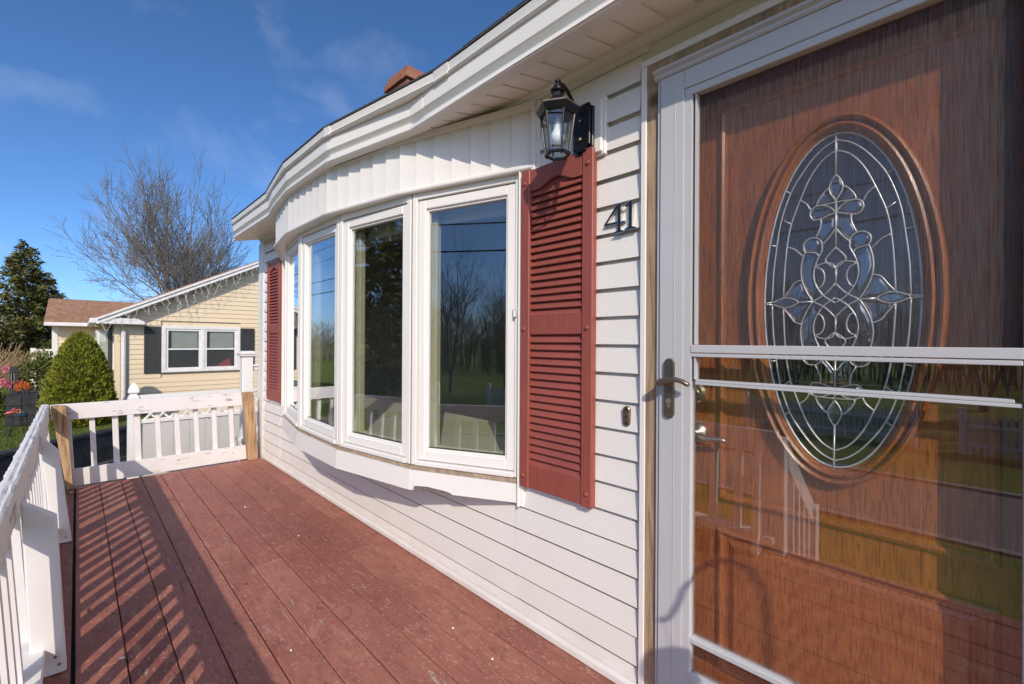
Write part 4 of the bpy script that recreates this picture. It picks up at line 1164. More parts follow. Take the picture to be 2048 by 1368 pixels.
# shepherd hook with hanging feeder on the deck: throws the looped shadow on the storm door
HY = -.85
def sun_back(p): return p + SUN_DIR * ((HY - p.y) / SUN_DIR.y)
def spx(px, py, Y): return sun_back(atY(px, py, Y))
hook_pts = [spx(1320, 1237, SY0), spx(1326, 1240, SY0), spx(1340, 1232, SY0), spx(1360, 1200, SY0), spx(1378, 1168, SY0)]
hook_in = [(1419, 1128), (1450, 1124), (1480, 1134), (1505, 1155), (1521, 1188), (1527, 1230), (1530, 1290)]
hp = hook_pts + [spx(a_, b2, DY) for a_, b2 in hook_in]
bot = hp[-1].copy()
ph = thing('plant_hook', 'black shepherd hook whose curled shadow falls on the storm door', 'garden hook', (bot.x, HY, 0))
MB().tube(crom(hp, 3) + [Vector((bot.x, HY, 0.0))], .0085, 8).build('hook_rod', M['wire'], ph, smooth=True)
MB().lathe([(.09, 0), (.09, .012), (.012, .02), (.0, .02)], (bot.x, HY, 0), 16).build('base_plate', M['wire'], ph)
fc_ = spx(1344, 1340, SY0)
fd_ = thing('hanging_feeder', 'round hanging feeder below the shepherd hook', 'feeder', tuple(fc_))
MB().lathe([(.0, -.06), (.04, -.052), (.062, -.02), (.064, .01), (.05, .042), (.02, .062), (.0, .066)], tuple(fc_), 18).build('globe', M['bronze'], fd_, smooth=True)
MB().tube([fc_ + Vector((0, 0, .06)), hp[1]], .0012, 4).build('hanger_wire', M['wire'], fd_)

# ------------------------------------------------------------------ side landing railing and vinyl fence between the houses
sl_ = thing('side_landing', 'white vinyl railing and newel of the side landing past the house corner', 'railing', (-5.45, .2, -.65))
nx0, ny0 = -5.50, -.115
MB().box(nx0, nx0 + .105, ny0, ny0 + .105, .13, 1.04).build('newel_post', M['vinyl_fence'], sl_, bevel=.004)
MB().box(nx0 - .02, nx0 + .125, ny0 - .02, ny0 + .125, 1.03, 1.05).box(nx0 - .03, nx0 + .135, ny0 - .03, ny0 + .135, 1.05, 1.066).box(nx0 - .012, nx0 + .117, ny0 - .012, ny0 + .117, 1.066, 1.086).build('newel_cap', M['vinyl_fence'], sl_, bevel=.004)
MB().box(nx0 - .03, nx0 + .135, ny0 - .03, ny0 + .135, .115, .15).box(nx0 - .02, nx0 + .125, ny0 - .02, ny0 + .125, -.66, .115).build('newel_base', M['vinyl_fence'], sl_, bevel=.004)
MB().box(nx0 + .03, nx0 + .085, ny0 + .105, 1.9, .875, .915).box(nx0 + .015, nx0 + .10, ny0 + .105, 1.9, .915, .94).build('hand_rail', M['vinyl_fence'], sl_, bevel=.006)
MB().box(nx0 + .03, nx0 + .085, ny0 + .105, 1.9, .19, .24).build('bottom_rail', M['vinyl_fence'], sl_, bevel=.004)
sbal = MB().box(nx0 + .042, nx0 + .074, 0, .032, .24, .875).mesh('baluster')
for k2 in range(14): put('baluster', sbal, M['vinyl_fence'], sl_, loc=(0, ny0 + .16 + .125 * k2, 0))
MB().box(-5.6, -5.16, .0, 2.0, .02, .06).build('landing_floor', M['concrete'], sl_)

fe = thing('privacy_fence', 'white vinyl privacy fence with lattice top between the houses', 'fence', (-6.3, -.4, -.66))
FX = -6.3
MB().box(FX - .05, FX + .05, -.988, -.888, -.66, .575).build('fence_post', M['vinyl_fence'], fe, bevel=.004)
fc = MB().lathe([(.058, .575), (.060, .585), (.054, .597), (.040, .602), (.038, .612), (.050, .622), (.064, .628), (.064, .640), (.055, .672), (.035, .712), (.012, .735), (.0, .737)], (FX, -.938, 0), 4, rot=math.pi / 4)
fc.build('gothic_cap', M['vinyl_fence'], fe)
MB().box(FX - .025, FX + .025, -.888, .9, .553, .597).build('top_rail', M['vinyl_fence'], fe, bevel=.003)
MB().box(FX - .025, FX + .025, -.888, .9, .285, .33).build('middle_rail', M['vinyl_fence'], fe, bevel=.003)
MB().box(FX - .025, FX + .025, -.888, .9, -.58, -.52).build('bottom_rail', M['vinyl_fence'], fe, bevel=.003)
pk = MB().box(FX - .010, FX + .010, 0, .1485, -.525, .288).mesh('fence_board')
for k2 in range(12): put('fence_board', pk, M['fence_grey'], fe, loc=(0, -.888 + .15 * k2, 0), bevel=.002)
for k2 in range(16):
    y = -.85 + .112 * k2
    for sgn in (1, -1):
        a_, b2 = (y - .106, y + .106) if sgn > 0 else (y + .106, y - .106)
        MB().hexa([(FX - .006 * (sgn + 2) / 2, a_ - .013, .33), (FX + .004 * sgn + .006, a_ - .013, .33), (FX + .004 * sgn + .006, a_ + .013, .33), (FX - .006 * (sgn + 2) / 2, a_ + .013, .33),
                   (FX - .006 * (sgn + 2) / 2, b2 - .013, .553), (FX + .004 * sgn + .006, b2 - .013, .553), (FX + .004 * sgn + .006, b2 + .013, .553), (FX - .006 * (sgn + 2) / 2, b2 + .013, .553)]).build('lattice_strip', M['vinyl_fence'], fe)

# ------------------------------------------------------------------ neighbour's house
nb = thing('tan_house', 'tan vinyl sided neighbouring house with black shutters and white trim', 'house', (-15, 3, -.66))
NX = -12.0
def npx(px, py, X=NX): p = atX(px, py, X); return p.y, p.z
yC = npx(234, 640)[0]; zE = 1.60
rake_l = npx(196, 634); rake_r = npx(518, 522)
slope = (rake_r[1] - rake_l[1]) / (rake_r[0] - rake_l[0])
y_ridge = 4.2; z_ridge = rake_l[1] + slope * (y_ridge - rake_l[0])
def rz_(y): return rake_l[1] + slope * (y - rake_l[0]) if y < y_ridge else z_ridge - slope * (y - y_ridge)
MB().prism([(yC, -.7), (9.2, -.7), (9.2, rz_(9.2) - .1), (y_ridge, z_ridge - .13), (yC, rz_(yC) - .13)], lambda p, q_, a_: (a_, p, q_), NX - 8, NX - .02).build('wall', M['tan_vinyl'], nb)
WY0, WY1 = npx(323, 652)[0], npx(480, 655)[0]; WZ0, WZ1 = npx(330, 745)[1], npx(400, 653)[1]
for i in range(34):
    z = -.62 + .1016 * i; zt = z + .1016
    yl = yC + .02; yr = 9.0
    # clip under the rake
    if rz_(yl) - .14 < zt: yl = max(yl, rake_l[0] + (zt + .15 - rake_l[1]) / slope)
    if rz_(yr) - .14 < zt: yr = min(yr, y_ridge + (z_ridge - zt - .15) / slope)
    if yr - yl < .2: continue
    spans = [(yl, yr)]
    if zt > WZ0 - .02 and z < WZ1 + .02: spans = [(yl, WY0 - .01), (WY1 + .01, yr)]
    for a_, b2 in spans:
        MB().prism([(0, z), (.016, z), (.003, zt + .003), (0, zt + .003)], lambda p, q_, a2: (NX + p, a2, q_), a_, b2).build('siding_course', M['tan_vinyl'], nb)
MB().box(NX - .06, NX + .022, yC - .04, yC + .05, -.66, rz_(yC) - .12).build('corner_board', M['tan_vinyl'], nb)
# roof slabs, rake boards, gutter
def slab(y0, y1, x0, x1, t0, t1, name, mat):
    return MB().hexa([(x0, y0, rz_(y0) + t0), (x1, y0, rz_(y0) + t0), (x1, y1, rz_(y1) + t0), (x0, y1, rz_(y1) + t0), (x0, y0, rz_(y0) + t1), (x1, y0, rz_(y0) + t1), (x1, y1, rz_(y1) + t1), (x0, y1, rz_(y1) + t1)]).build(name, mat, nb)
ye = rake_l[0] - .02
slab(ye, y_ridge, NX - 8.2, NX + .30, -.02, .012, 'roof', M['brown_shingle'])
slab(y_ridge, 9.5, NX - 8.2, NX + .30, -.02, .012, 'roof', M['brown_shingle'])
slab(ye, y_ridge, NX + .262, NX + .298, -.135, -.022, 'rake_board', M['white_wood'])
slab(ye, y_ridge, NX + .30, NX + .325, -.055, -.012, 'rake_trim', M['white_wood'])
slab(ye + .05, y_ridge, NX + .0, NX + .262, -.15, -.135, 'rake_soffit', M['white_wood'])
MB().box(NX - 8, NX + .29, ye - .10, ye - .01, rake_l[1] - .13, rake_l[1] - .03).build('gutter', M['white_wood'], nb, bevel=.01)
MB().prism([(ye - .02, rake_l[1] - .14), (yC + .42, rake_l[1] - .14), (yC + .42, rake_l[1] - .08), (yC + .30, rake_l[1] - .02), (ye - .02, rake_l[1] - .02)], lambda p, q_, a_: (a_, p, q_), NX + .02, NX + .285).build('eave_return', M['white_wood'], nb, bevel=.01)
dn = MB().tube([(NX + .06, yC + .10, 1.40), (NX + .07, yC + .10, 1.32), (NX + .07, yC + .10, -.55)], .038, 8)
dn.build('downspout', M['white_wood'], nb)
MB().box(NX - .4, NX - .3, yC - .12, yC - .05, -.2, rake_l[1] - .13).build('downspout', M['black_shutter'], nb)
# double window
wy = (WY0 + WY1) / 2
wf = MB(); t_ = .075
wf.box(NX, NX + .05, WY0, WY1, WZ0, WZ0 + .06).box(NX, NX + .05, WY0, WY1, WZ1 - .07, WZ1).box(NX, NX + .05, WY0, WY0 + t_, WZ0 + .06, WZ1 - .07).box(NX, NX + .05, WY1 - t_, WY1, WZ0 + .06, WZ1 - .07).box(NX, NX + .05, wy - .035, wy + .035, WZ0 + .06, WZ1 - .07)
wfo = wf.build('window', M['white_wood'], nb, bevel=.006)
wfo['label'] = 'double hung window pair with white frame'
for a_, b2 in ((WY0 + t_, wy - .035), (wy + .035, WY1 - t_)):
    zl, zh = WZ0 + .06, WZ1 - .07; zm = zl + (zh - zl) * .50
    s_ = .04
    MB().box(NX + .0, NX + .034, a_, a_ + s_, zl, zh).box(NX + .0, NX + .034, b2 - s_, b2, zl, zh).box(NX, NX + .034, a_ + s_, b2 - s_, zl, zl + s_).box(NX, NX + .034, a_ + s_, b2 - s_, zh - s_, zh).box(NX, NX + .030, a_ + s_, b2 - s_, zm - .015, zm + .02).build('sash', M['white_wood'], wfo, bevel=.003)
    MB().box(NX + .010, NX + .014, a_ + s_, b2 - s_, zl + s_, zh - s_).build('pane', M['pane'], wfo)
    MB().box(NX - .018, NX - .012, a_, b2, zl, zh).build('unlit_room_sheet', M['room_dark'], wfo)  # dark panel in place of the unlit room behind the glass
    n_sl = 18
    for k2 in range(n_sl):
        z = zm + .03 + (zh - zm - .06) * k2 / n_sl
        MB().box(NX - .010, NX - .004, a_ + s_ + .06, b2 - s_ - .02, z, z + .018).build('blind_slat', M['curtain'], wfo)
    if a_ > wy:
        MB().hexa([(NX - .010, a_ + .22, zl + s_), (NX - .004, a_ + .22, zl + s_), (NX - .004, b2 - .10, zl + s_), (NX - .010, b2 - .10, zl + s_), (NX - .010, b2 - .22, zl + .19), (NX - .004, b2 - .22, zl + .19), (NX - .004, b2 - .12, zl + .24), (NX - .010, b2 - .12, zl + .24)]).build('cushion', M['red_cushion'], wfo)
for px0, px1 in ((288, 321), (480, 505)):
    y0, y1 = npx(px0, 652)[0], npx(px1, 652)[0]
    if px0 > 400: y0, y1 = WY1 + .02, WY1 + .02 + (npx(321, 652)[0] - npx(288, 652)[0])
    shb = bpy.data.objects.new('shutter', None); COL.objects.link(shb); shb.parent = nb; shb.matrix_parent_inverse = Matrix.Translation(-BASE[nb.name])
    shb['label'] = 'faded black louvered shutter'
    MB().box(NX + .016, NX + .045, y0, y0 + .04, WZ0, WZ1 - .02).box(NX + .016, NX + .045, y1 - .04, y1, WZ0, WZ1 - .02).box(NX + .016, NX + .043, y0 + .04, y1 - .04, WZ0, WZ0 + .06).box(NX + .016, NX + .043, y0 + .04, y1 - .04, WZ1 - .08, WZ1 - .02).box(NX + .016, NX + .022, y0 + .04, y1 - .04, WZ0 + .06, WZ1 - .08).build('shutter_frame', M['black_shutter'], shb)
    lm = MB().prism([(-.011, -.016), (.009, -.014), (.011, .014), (-.009, .016)], lambda p, q_, a_: (NX + .031 - q_ * .5, a_, p + q_ * .6), 0, y1 - y0 - .08).mesh('louver')
    cnt = 26
    for k2 in range(cnt):
        put('louver', lm, M['black_shutter'], shb, loc=(0, y0 + .04, WZ0 + .08 + (WZ1 - WZ0 - .18) * k2 / (cnt - 1)))
# front wing with brown roof
WX = -15.6
wy0 = atX(106, 700, WX).y; wy1 = atX(300, 700, WX).y
ze = atX(140, 646, WX).z
MB().box(WX - 4.2, WX, wy0, wy1 + 3, -.7, ze).build('wing_wall', M['tan_vinyl'], nb)
for i in range(22):
    z = -.62 + .1016 * i
    if z + .1 > ze: break
    MB().prism([(0, z), (.016, z), (.003, z + .104), (0, z + .104)], lambda p, q_, a2: (WX + p, a2, q_), wy0 + .08, wy1 + 2.5).build('siding_course', M['tan_vinyl'], nb)
MB().box(WX - .05, WX + .024, wy0 - .02, wy0 + .08, -.66, ze).build('corner_board', M['white_wood'], nb)
ea = atX(88, 643, WX + .3); rl_ = atX(91, 597, WX - 2.3)
yR = wy1 + 3.0
MB().hexa([(WX + .32, ea.y, ea.z - .02), (WX + .32, yR, ea.z - .02), (WX - 2.3, yR, rl_.z - .02), (WX - 2.3, ea.y, rl_.z - .02), (WX + .32, ea.y, ea.z + .01), (WX + .32, yR, ea.z + .01), (WX - 2.3, yR, rl_.z + .01), (WX - 2.3, ea.y, rl_.z + .01)]).build('wing_roof', M['brown_shingle'], nb)
MB().hexa([(WX - 4.6, ea.y, ea.z - .02), (WX - 2.305, ea.y, rl_.z - .02), (WX - 2.305, yR, rl_.z - .02), (WX - 4.6, yR, ea.z - .02), (WX - 4.6, ea.y, ea.z + .01), (WX - 2.305, ea.y, rl_.z + .01), (WX - 2.305, yR, rl_.z + .01), (WX - 4.6, yR, ea.z + .01)]).build('wing_roof', M['brown_shingle'], nb)
# roof shingles of the wing, laid in rows of tabs
for row in range(9):
    t0, t1 = row / 9, (row + 1.25) / 9
    xa, za = WX + .32 - 2.62 * t0, ea.z + .012 + (rl_.z - ea.z) * t0
    xb, zb = WX + .32 - 2.62 * min(t1, 1), ea.z + .012 + (rl_.z - ea.z) * min(t1, 1)
    for c in range(6):
        y0 = ea.y + .5 * c + (.25 if row % 2 else 0) - .25
        y0c, y1c = max(y0, ea.y), y0 + .494
        MB().hexa([(xa, y0c, za), (xa, y1c, za), (xb, y1c, zb), (xb, y0c, zb), (xa, y0c, za + .026), (xa, y1c, za + .026), (xb, y1c, zb + .002), (xb, y0c, zb + .002)]).build('shingle', M['brown_shingle'], nb)
MB().box(WX + .30, WX + .38, ea.y, yR, ea.z - .10, ea.z - .012).build('wing_gutter', M['white_wood'], nb, bevel=.01)
MB().box(WX + .0, WX + .30, ea.y + .02, yR, ea.z - .10, ea.z - .085).build('wing_soffit', M['white_wood'], nb)
# small bay window on the front wall of the main block
MB().box(NX - 1.9, NX - .75, yC - .28, yC, .55, 1.42).build('bay', M['white_wood'], nb)
MB().box(NX - 1.80, NX - .86, yC - .30, yC - .283, .66, 1.34).build('bay_pane', M['pane'], nb)
MB().box(NX - .748, NX - .735, yC - .24, yC - .05, .66, 1.34).build('bay_pane', M['pane'], nb)

il = thing('icicle_lights', 'white icicle light strings hanging from the tan gable', 'string lights', (NX + .3, rake_l[0], rake_l[1]))
ri = random.Random(8)
y = ye + .12
top_pts = []
while y < 2.6:
    top_pts.append((NX + .335, y, rz_(y) - .10 + ri.uniform(-.012, .012)))
    z = rz_(y) - .10; ln = ri.choice((.16, .26, .34, .22)); pts = [(NX + .335, y, z)]
    n = int(ln / .055); yy = y
    for k2 in range(n):
        yy += ri.uniform(-.035, .035); z -= .055; pts.append((NX + .335 + ri.uniform(-.01, .02), yy, z))
    st_ = MB().tube(pts, .0026, 4)
    for p in pts[1:]:
        st_.tube([p, (p[0] + ri.uniform(-.01, .02), p[1] + ri.choice((-1, 1)) * .022, p[2] - .018)], .0030, 4)
    st_.build('light_strand', M['light_wire'], il)
    y += ri.uniform(.07, .12)
MB().tube(top_pts, .0036, 4).build('main_wire', M['light_wire'], il)

# ------------------------------------------------------------------ neighbour's garden
rw = thing('retaining_wall', 'black painted block retaining wall along the driveway edge', 'wall', (-9.1, -1.4, -.66))
wall_pts = [(-7.35, -3.2), (-8.43, -2.05), (-9.12, -1.41), (-9.50, -.97), (-10.2, -.15)]
rb = random.Random(2)
for i in range(len(wall_pts) - 1):
    A, B = Vector(wall_pts[i]), Vector(wall_pts[i + 1]); d = B - A; L = d.length; d.normalize(); nn = Vector((d.y, -d.x))
    nn = nn if nn.x > 0 else -nn
    cnt = max(1, round(L / .40)); bl_ = L / cnt
    for row in range(2):
        for k2 in range(cnt):
            u0 = k2 * bl_ + .003; u1 = (k2 + 1) * bl_ - .003; z0 = -.68 + .215 * row; z1 = z0 + .211
            j_ = rb.uniform(-.004, .004)
            def wq(u, o, z): p = A + d * u + nn * o; return (p.x, p.y, z)
            MB().hexa([wq(u0, 0.01, z0), wq(u1, 0.01, z0), wq(u1, .16 + j_, z0), wq(u0, .16 + j_, z0), wq(u0, 0.01, z1), wq(u1, 0.01, z1), wq(u1, .16 + j_, z1), wq(u0, .16 + j_, z1)]).build('block', M['block'], rw, bevel=.006)
    MB().hexa([A.to_tuple() + (-.25,), B.to_tuple() + (-.25,), tuple(B + nn * .18) + (-.25,), tuple(A + nn * .18) + (-.25,), A.to_tuple() + (-.20,), B.to_tuple() + (-.20,), tuple(B + nn * .18) + (-.20,), tuple(A + nn * .18) + (-.20,)]).build('capstone', M['concrete'] if False else M['block'], rw, bevel=.008)

def blades(name, pts, mat, kind=None, label=None, cat=None):
    me = bpy.data.meshes.new(name); v = []; f = []
    for (x, y, z, h, dx, dy, w_) in pts:
        b_ = len(v); v += [(x - w_, y + w_ * .4, z), (x + w_, y - w_ * .4, z), (x + dx, y + dy, z + h)]; f.append((b_, b_ + 1, b_ + 2))
    me.from_pydata(v, [], f); me.update()
    o = put(name, me, mat)
    if kind: o['kind'] = kind
    if label: o['label'] = label
    return o
rg = random.Random(21)
gl_ = []
for _ in range(26000):
    x = rg.uniform(-15.5, -7.6); y = rg.uniform(-5.3, -.2)
    # outside the wall line
    if y > -.94 * (x + 7.35) * -1 * -1 + 0 and False: continue
    inside = True
    for i in range(len(wall_pts) - 1):
        (xa, ya), (xb, yb2) = wall_pts[i], wall_pts[i + 1]
        if min(ya, yb2) <= y <= max(ya, yb2):
            t = (y - ya) / (yb2 - ya); xw = xa + (xb - xa) * t
            if x > xw - .18: inside = False
    if y < -3.2 and x > -7.5: inside = False
    if not inside: continue
    gl_.append((x, y, -.25, rg.uniform(.03, .075), rg.uniform(-.03, .03), rg.uniform(-.03, .03), rg.uniform(.003, .006)))
blades('grass', gl_, M['grass_blade'], 'stuff', 'short green spring grass of the garden terrace')
wd_ = []
for _ in range(900):
    t = rg.random(); i = rg.choice((1, 2)); A, B = Vector(wall_pts[i]), Vector(wall_pts[i + 1]); p = A + (B - A) * t + Vector((.75, .68)) * rg.uniform(.2, .42)
    if noise.noise(Vector((p.x * 3, p.y * 3, 2))) < .0: continue
    wd_.append((p.x, p.y, -.66, rg.uniform(.02, .10), rg.uniform(-.05, .05), rg.uniform(-.05, .05), rg.uniform(.005, .011)))
blades('weeds', wd_, M['grass_blade'], 'stuff', 'low green weeds at the foot of the black wall')

def shell_leaves(rfun, n, size, rg_, jitter=.12, up=.5):
    """leaf triangles over a volume: rfun(u, t) -> (radius at height fraction t), returns verts/faces"""
    v = []; f = []
    for _ in range(n):
        t = rg_.random() ** .85; a_ = rg_.uniform(0, 2 * math.pi); rr_ = rfun(t, a_) * (1 - abs(rg_.gauss(0, jitter)))
        yield t, a_, rr_
def leafcloud(name, gen, mat, parent, origin, size, rg_, out_dir=.7, quads=True):
    me = bpy.data.meshes.new(name); v = []; f = []
    for (p, d) in gen:
        s_ = size * rg_.uniform(.6, 1.35)
        d = (d + Vector((rg_.uniform(-1, 1), rg_.uniform(-1, 1), rg_.uniform(-.6, 1))) * .8).normalized()
        w_ = d.orthogonal().normalized(); w_.rotate(Matrix.Rotation(rg_.uniform(0, 6.28), 3, d))
        b_ = len(v); c = Vector(p)
        v += [tuple(c - w_ * s_ * .32), tuple(c + d * s_ * .5 - w_ * s_ * .1), tuple(c + d * s_), tuple(c + w_ * s_ * .32)]
        f.append((b_, b_ + 1, b_ + 2, b_ + 3))
    me.from_pydata(v, [], f); me.update()
    return put(name, me, mat, parent)
# dwarf spruce
sx0, sy0 = -10.55, -1.335
dsp = thing('dwarf_spruce', 'yellow green cone shaped dwarf spruce beside the tan house', 'shrub', (sx0, sy0, -.25))
HS = 1.56; RS0 = .455
def spr(t, a_):
    base = RS0 * (1 - t ** 1.9) ** .62 * (1 if t > .08 else .86 + t * 1.75)
    return base * (1 + .10 * noise.noise(Vector((math.cos(a_) * 2.2, math.sin(a_) * 2.2, t * 5))) + .17 * noise.noise(Vector((math.cos(a_) * 7, math.sin(a_) * 7, t * 15))))
rs_ = random.Random(9)
def gen_spruce():
    for _ in range(30000):
        t = 1 - (1 - rs_.random()) ** .72; a_ = rs_.uniform(0, 6.2832)
        r_ = spr(t, a_) * (1 - abs(rs_.gauss(0, .07)))
        yield Vector((sx0 + r_ * math.cos(a_), sy0 + r_ * math.sin(a_), -.25 + HS * t)), Vector((math.cos(a_), math.sin(a_), .55 + .6 * t))
leafcloud('crown', gen_spruce(), M['spruce'], dsp, None, .050, rs_)
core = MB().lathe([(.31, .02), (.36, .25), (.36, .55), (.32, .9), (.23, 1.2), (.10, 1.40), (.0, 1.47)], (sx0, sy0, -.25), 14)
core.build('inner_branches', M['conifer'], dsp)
MB().tube([(sx0, sy0, -.3), (sx0, sy0, .4)], [.05, .03], 8).build('trunk', M['bark'], dsp)

def conifer(x, y, z0, h, r0, n, label, group=None, seed=1, size=.34, mat='conifer'):
    o = thing('conifer_tree', label, 'tree', (x, y, z0), group); rg_ = random.Random(seed)
    MB().tube([(x, y, z0), (x, y, z0 + h * .95)], [h * .022, .02], 7).build('trunk', M['bark'], o)
    def gen():
        nb_ = 240
        for b_ in range(nb_):
            hh = .05 + .94 * (b_ + rg_.random()) / nb_; az = rg_.uniform(0, 6.2832)
            R_ = r0 * (1 - hh) ** .74 * rg_.uniform(.72, 1.14) + .05
            dirv = Vector((math.cos(az), math.sin(az), 0)); side_ = Vector((-dirv.y, dirv.x, 0))
            cnt = max(12, int(n / nb_ * (R_ / (r0 * .6)) ** 1.3))
            for _ in range(cnt):
                u = rg_.random() ** .6
                lat = rg_.gauss(0, .13) * R_ * (1.15 - u * .8)
                zz = z0 + h * hh - R_ * .34 * u ** 1.6 + R_ * .12 * u ** 4 + rg_.gauss(0, .045 * (1 + R_ * .5)) - abs(lat) * .25
                pp = dirv * (R_ * u) + side_ * lat
                yield Vector((x + pp.x, y + pp.y, zz)), dirv + side_ * (.8 if lat > 0 else -.8) + Vector((0, 0, -.25))
    leafcloud('crown', gen(), M[mat], o, None, size, rg_)
    return o
conifer(-25.0, -2.75, -.6, 5.55, 2.15, 30000, 'tall dark evergreen tree left of the tan house', seed=4, size=.13)

def bare_tree_meshes(h, seed, levels=6, stems=3, r0=.19, lean=.16, twig_len=.42, side=1.0):
    rg_ = random.Random(seed); tr = MB(); tw = MB()
    def grow(p, d, ln, r_, lv):
        n = 5 if lv == 0 else (4 if lv == 1 else 3 if lv < 4 else 2)
        pts = [p]; q_ = p.copy(); dd = d.copy()
        for k_ in range(n):
            dd = (dd + Vector((rg_.uniform(-1, 1), rg_.uniform(-1, 1), rg_.uniform(-.25, .60))) * (.10 if lv < 2 else .17)).normalized()
            q_ = q_ + dd * (ln / n); pts.append(q_.copy())
        rad = [max(r_ * (1 - .55 * k_ / n), .0095) for k_ in range(n + 1)]
        (tr if lv < 2 else tw).tube(pts, rad, 7 if lv < 2 else (4 if lv < 4 else 3), cap=False)
        if lv >= levels: return
        m_ = (7, 5, 4, 4, 3, 2, 2)[lv]
        for k_ in range(m_):
            f_ = 1.0 if k_ == 0 else rg_.uniform(.28 if lv < 2 else .2, 1.0)
            x_ = f_ * n; i0 = min(int(x_), n - 1); bp = pts[i0].lerp(pts[i0 + 1], x_ - i0); bd = (pts[i0 + 1] - pts[i0]).normalized()
            ax = bd.orthogonal().normalized(); ax.rotate(Matrix.Rotation(rg_.uniform(0, 6.28), 3, bd))
            ang = rg_.uniform(.45, side) if k_ else rg_.uniform(.05, .3)
            nd = bd.copy(); nd.rotate(Matrix.Rotation(ang, 3, ax)); nd = (nd + Vector((0, 0, .16))).normalized()
            ll = ln * (rg_.uniform(.58, .84) * (1.15 - .40 * f_) if k_ else rg_.uniform(.6, .75))
            grow(bp, nd, ll, max(rad[i0] * (rg_.uniform(.34, .52) if k_ else .8), .0095), lv + 1)
    for s_ in range(stems):
        a_ = 2 * math.pi * s_ / max(stems, 1) + rg_.uniform(-.4, .4)
        d = Vector((math.cos(a_) * lean, math.sin(a_) * lean, 1)).normalized()
        grow(Vector((math.cos(a_), math.sin(a_), 0)) * .12 * (stems > 1), d, h * .55 * rg_.uniform(.88, 1.05), r0 * rg_.uniform(.8, 1.05), 0)
    mt, mw = tr.mesh('trunk'), tw.mesh('crown')
    top = max(v_.co.z for v_ in mw.vertices)
    for me_ in (mt, mw):
        for v_ in me_.vertices: v_.co *= h / top
    return mt, mw
def place_tree(meshes, x, y, z, rz, s_, label, group=None):
    o = thing('bare_tree', label, 'tree', (x, y, z), group)
    for me, nm, mt in ((meshes[0], 'trunk', M['bark']), (meshes[1], 'crown', M['twig'])):
        c = bpy.data.objects.new(nm, me); COL.objects.link(c); c.parent = o
        if not me.materials: me.materials.append(mt)
    o.rotation_euler = (0, 0, rz); o.scale = (s_, s_, s_)
    return o
TA = bare_tree_meshes(10.0, 8, 5, 4, .27, .20, side=.95)
place_tree(TA, -25.5, 2.2, -.6, .6, 1.05, 'large bare deciduous tree rising behind the tan house roof').scale = (.92, .92, 1.09)
TB = bare_tree_meshes(9.0, 8, 4, 2, .17, .14)
place_tree(TB, -34, 7.0, -.6, 2.0, .95, 'smaller bare tree at the right of the tan house gable')
place_tree(TB, -38, 5.0, -.6, 4.0, .9, 'faint bare tree far behind the tan house')
# brushy shrub, glossy shrub
bs = thing('bare_brush', 'tan leafless twiggy bush at the left edge of the garden', 'bush', (-14.6, -2.95, -.25))
rbz = random.Random(31); bb = MB()
for _ in range(520):
    a_ = rbz.uniform(0, 6.283); r_ = rbz.random() ** .5 * .45; b0 = Vector((-14.6 + r_ * math.cos(a_), -2.95 + r_ * math.sin(a_), -.25))
    d = Vector((math.cos(a_) * rbz.uniform(.1, 1.0), math.sin(a_) * rbz.uniform(.1, 1.0), 1.25)).normalized(); ln = rbz.uniform(.9, 1.55)
    m1 = b0 + d * ln * .5 + Vector((rbz.uniform(-.08, .08), rbz.uniform(-.08, .08), 0)); e_ = b0 + d * ln + Vector((rbz.uniform(-.16, .16), rbz.uniform(-.16, .16), -.05))
    bb.tube([b0, m1, e_], [.008, .006, .003], 3, cap=False)
bb.build('twigs', M['brush'], bs)
def shrub(x, y, z, rx, h, n, label, seed, size=.09, mat='shrub', name='leafy_shrub'):
    o = thing(name, label, 'shrub', (x, y, z)); rg_ = random.Random(seed)
    def gen():
        for _ in range(n):
            v_ = Vector((rg_.gauss(0, 1), rg_.gauss(0, 1), rg_.gauss(0, 1))).normalized()
            k_ = (.55 + .45 * rg_.random()) * (1 + .25 * noise.noise(v_ * 2.4 + Vector((seed, 0, 0))))
            yield Vector((x + v_.x * rx * k_, y + v_.y * rx * k_, z + h * .5 + v_.z * h * .5 * k_)), v_
    leafcloud('foliage', gen(), M[mat], o, None, size, rg_)
    MB().tube([(x, y, z - .05), (x, y, z + h * .5)], .03, 6).build('stem', M['bark'], o)
    return o
p_ = atX(84, 742, -14.5); shrub(p_.x, p_.y, -.25, .42, 1.15, 1700, 'green leafy rhododendron between bush and tan wing', 3)
p_ = atX(5, 800, -12.6); shrub(p_.x, p_.y - .2, -.25, .45, .62, 1300, 'low dark green shrub at the left picture edge', 6, .07)
# small white deck railing at the far side of the wing
fr_ = thing('far_railing', 'small white railing beyond the wing of the tan house', 'railing', (-18.5, -3.0, -.2))
for k2 in range(6):
    p_ = atX(72 + 6.4 * k2, 702, -18.5); MB().box(-18.52, -18.48, p_.y - .018, p_.y + .018, .55, .86).build('baluster', M['white_wood'], fr_)
a_, b2 = atX(67, 695, -18.5), atX(108, 695, -18.5)
MB().box(-18.54, -18.46, a_.y, b2.y, .86, .92).build('hand_rail', M['white_wood'], fr_)
MB().box(-18.56, -18.44, a_.y - .06, a_.y + .05, -.3, .95).build('post', M['white_wood'], fr_)
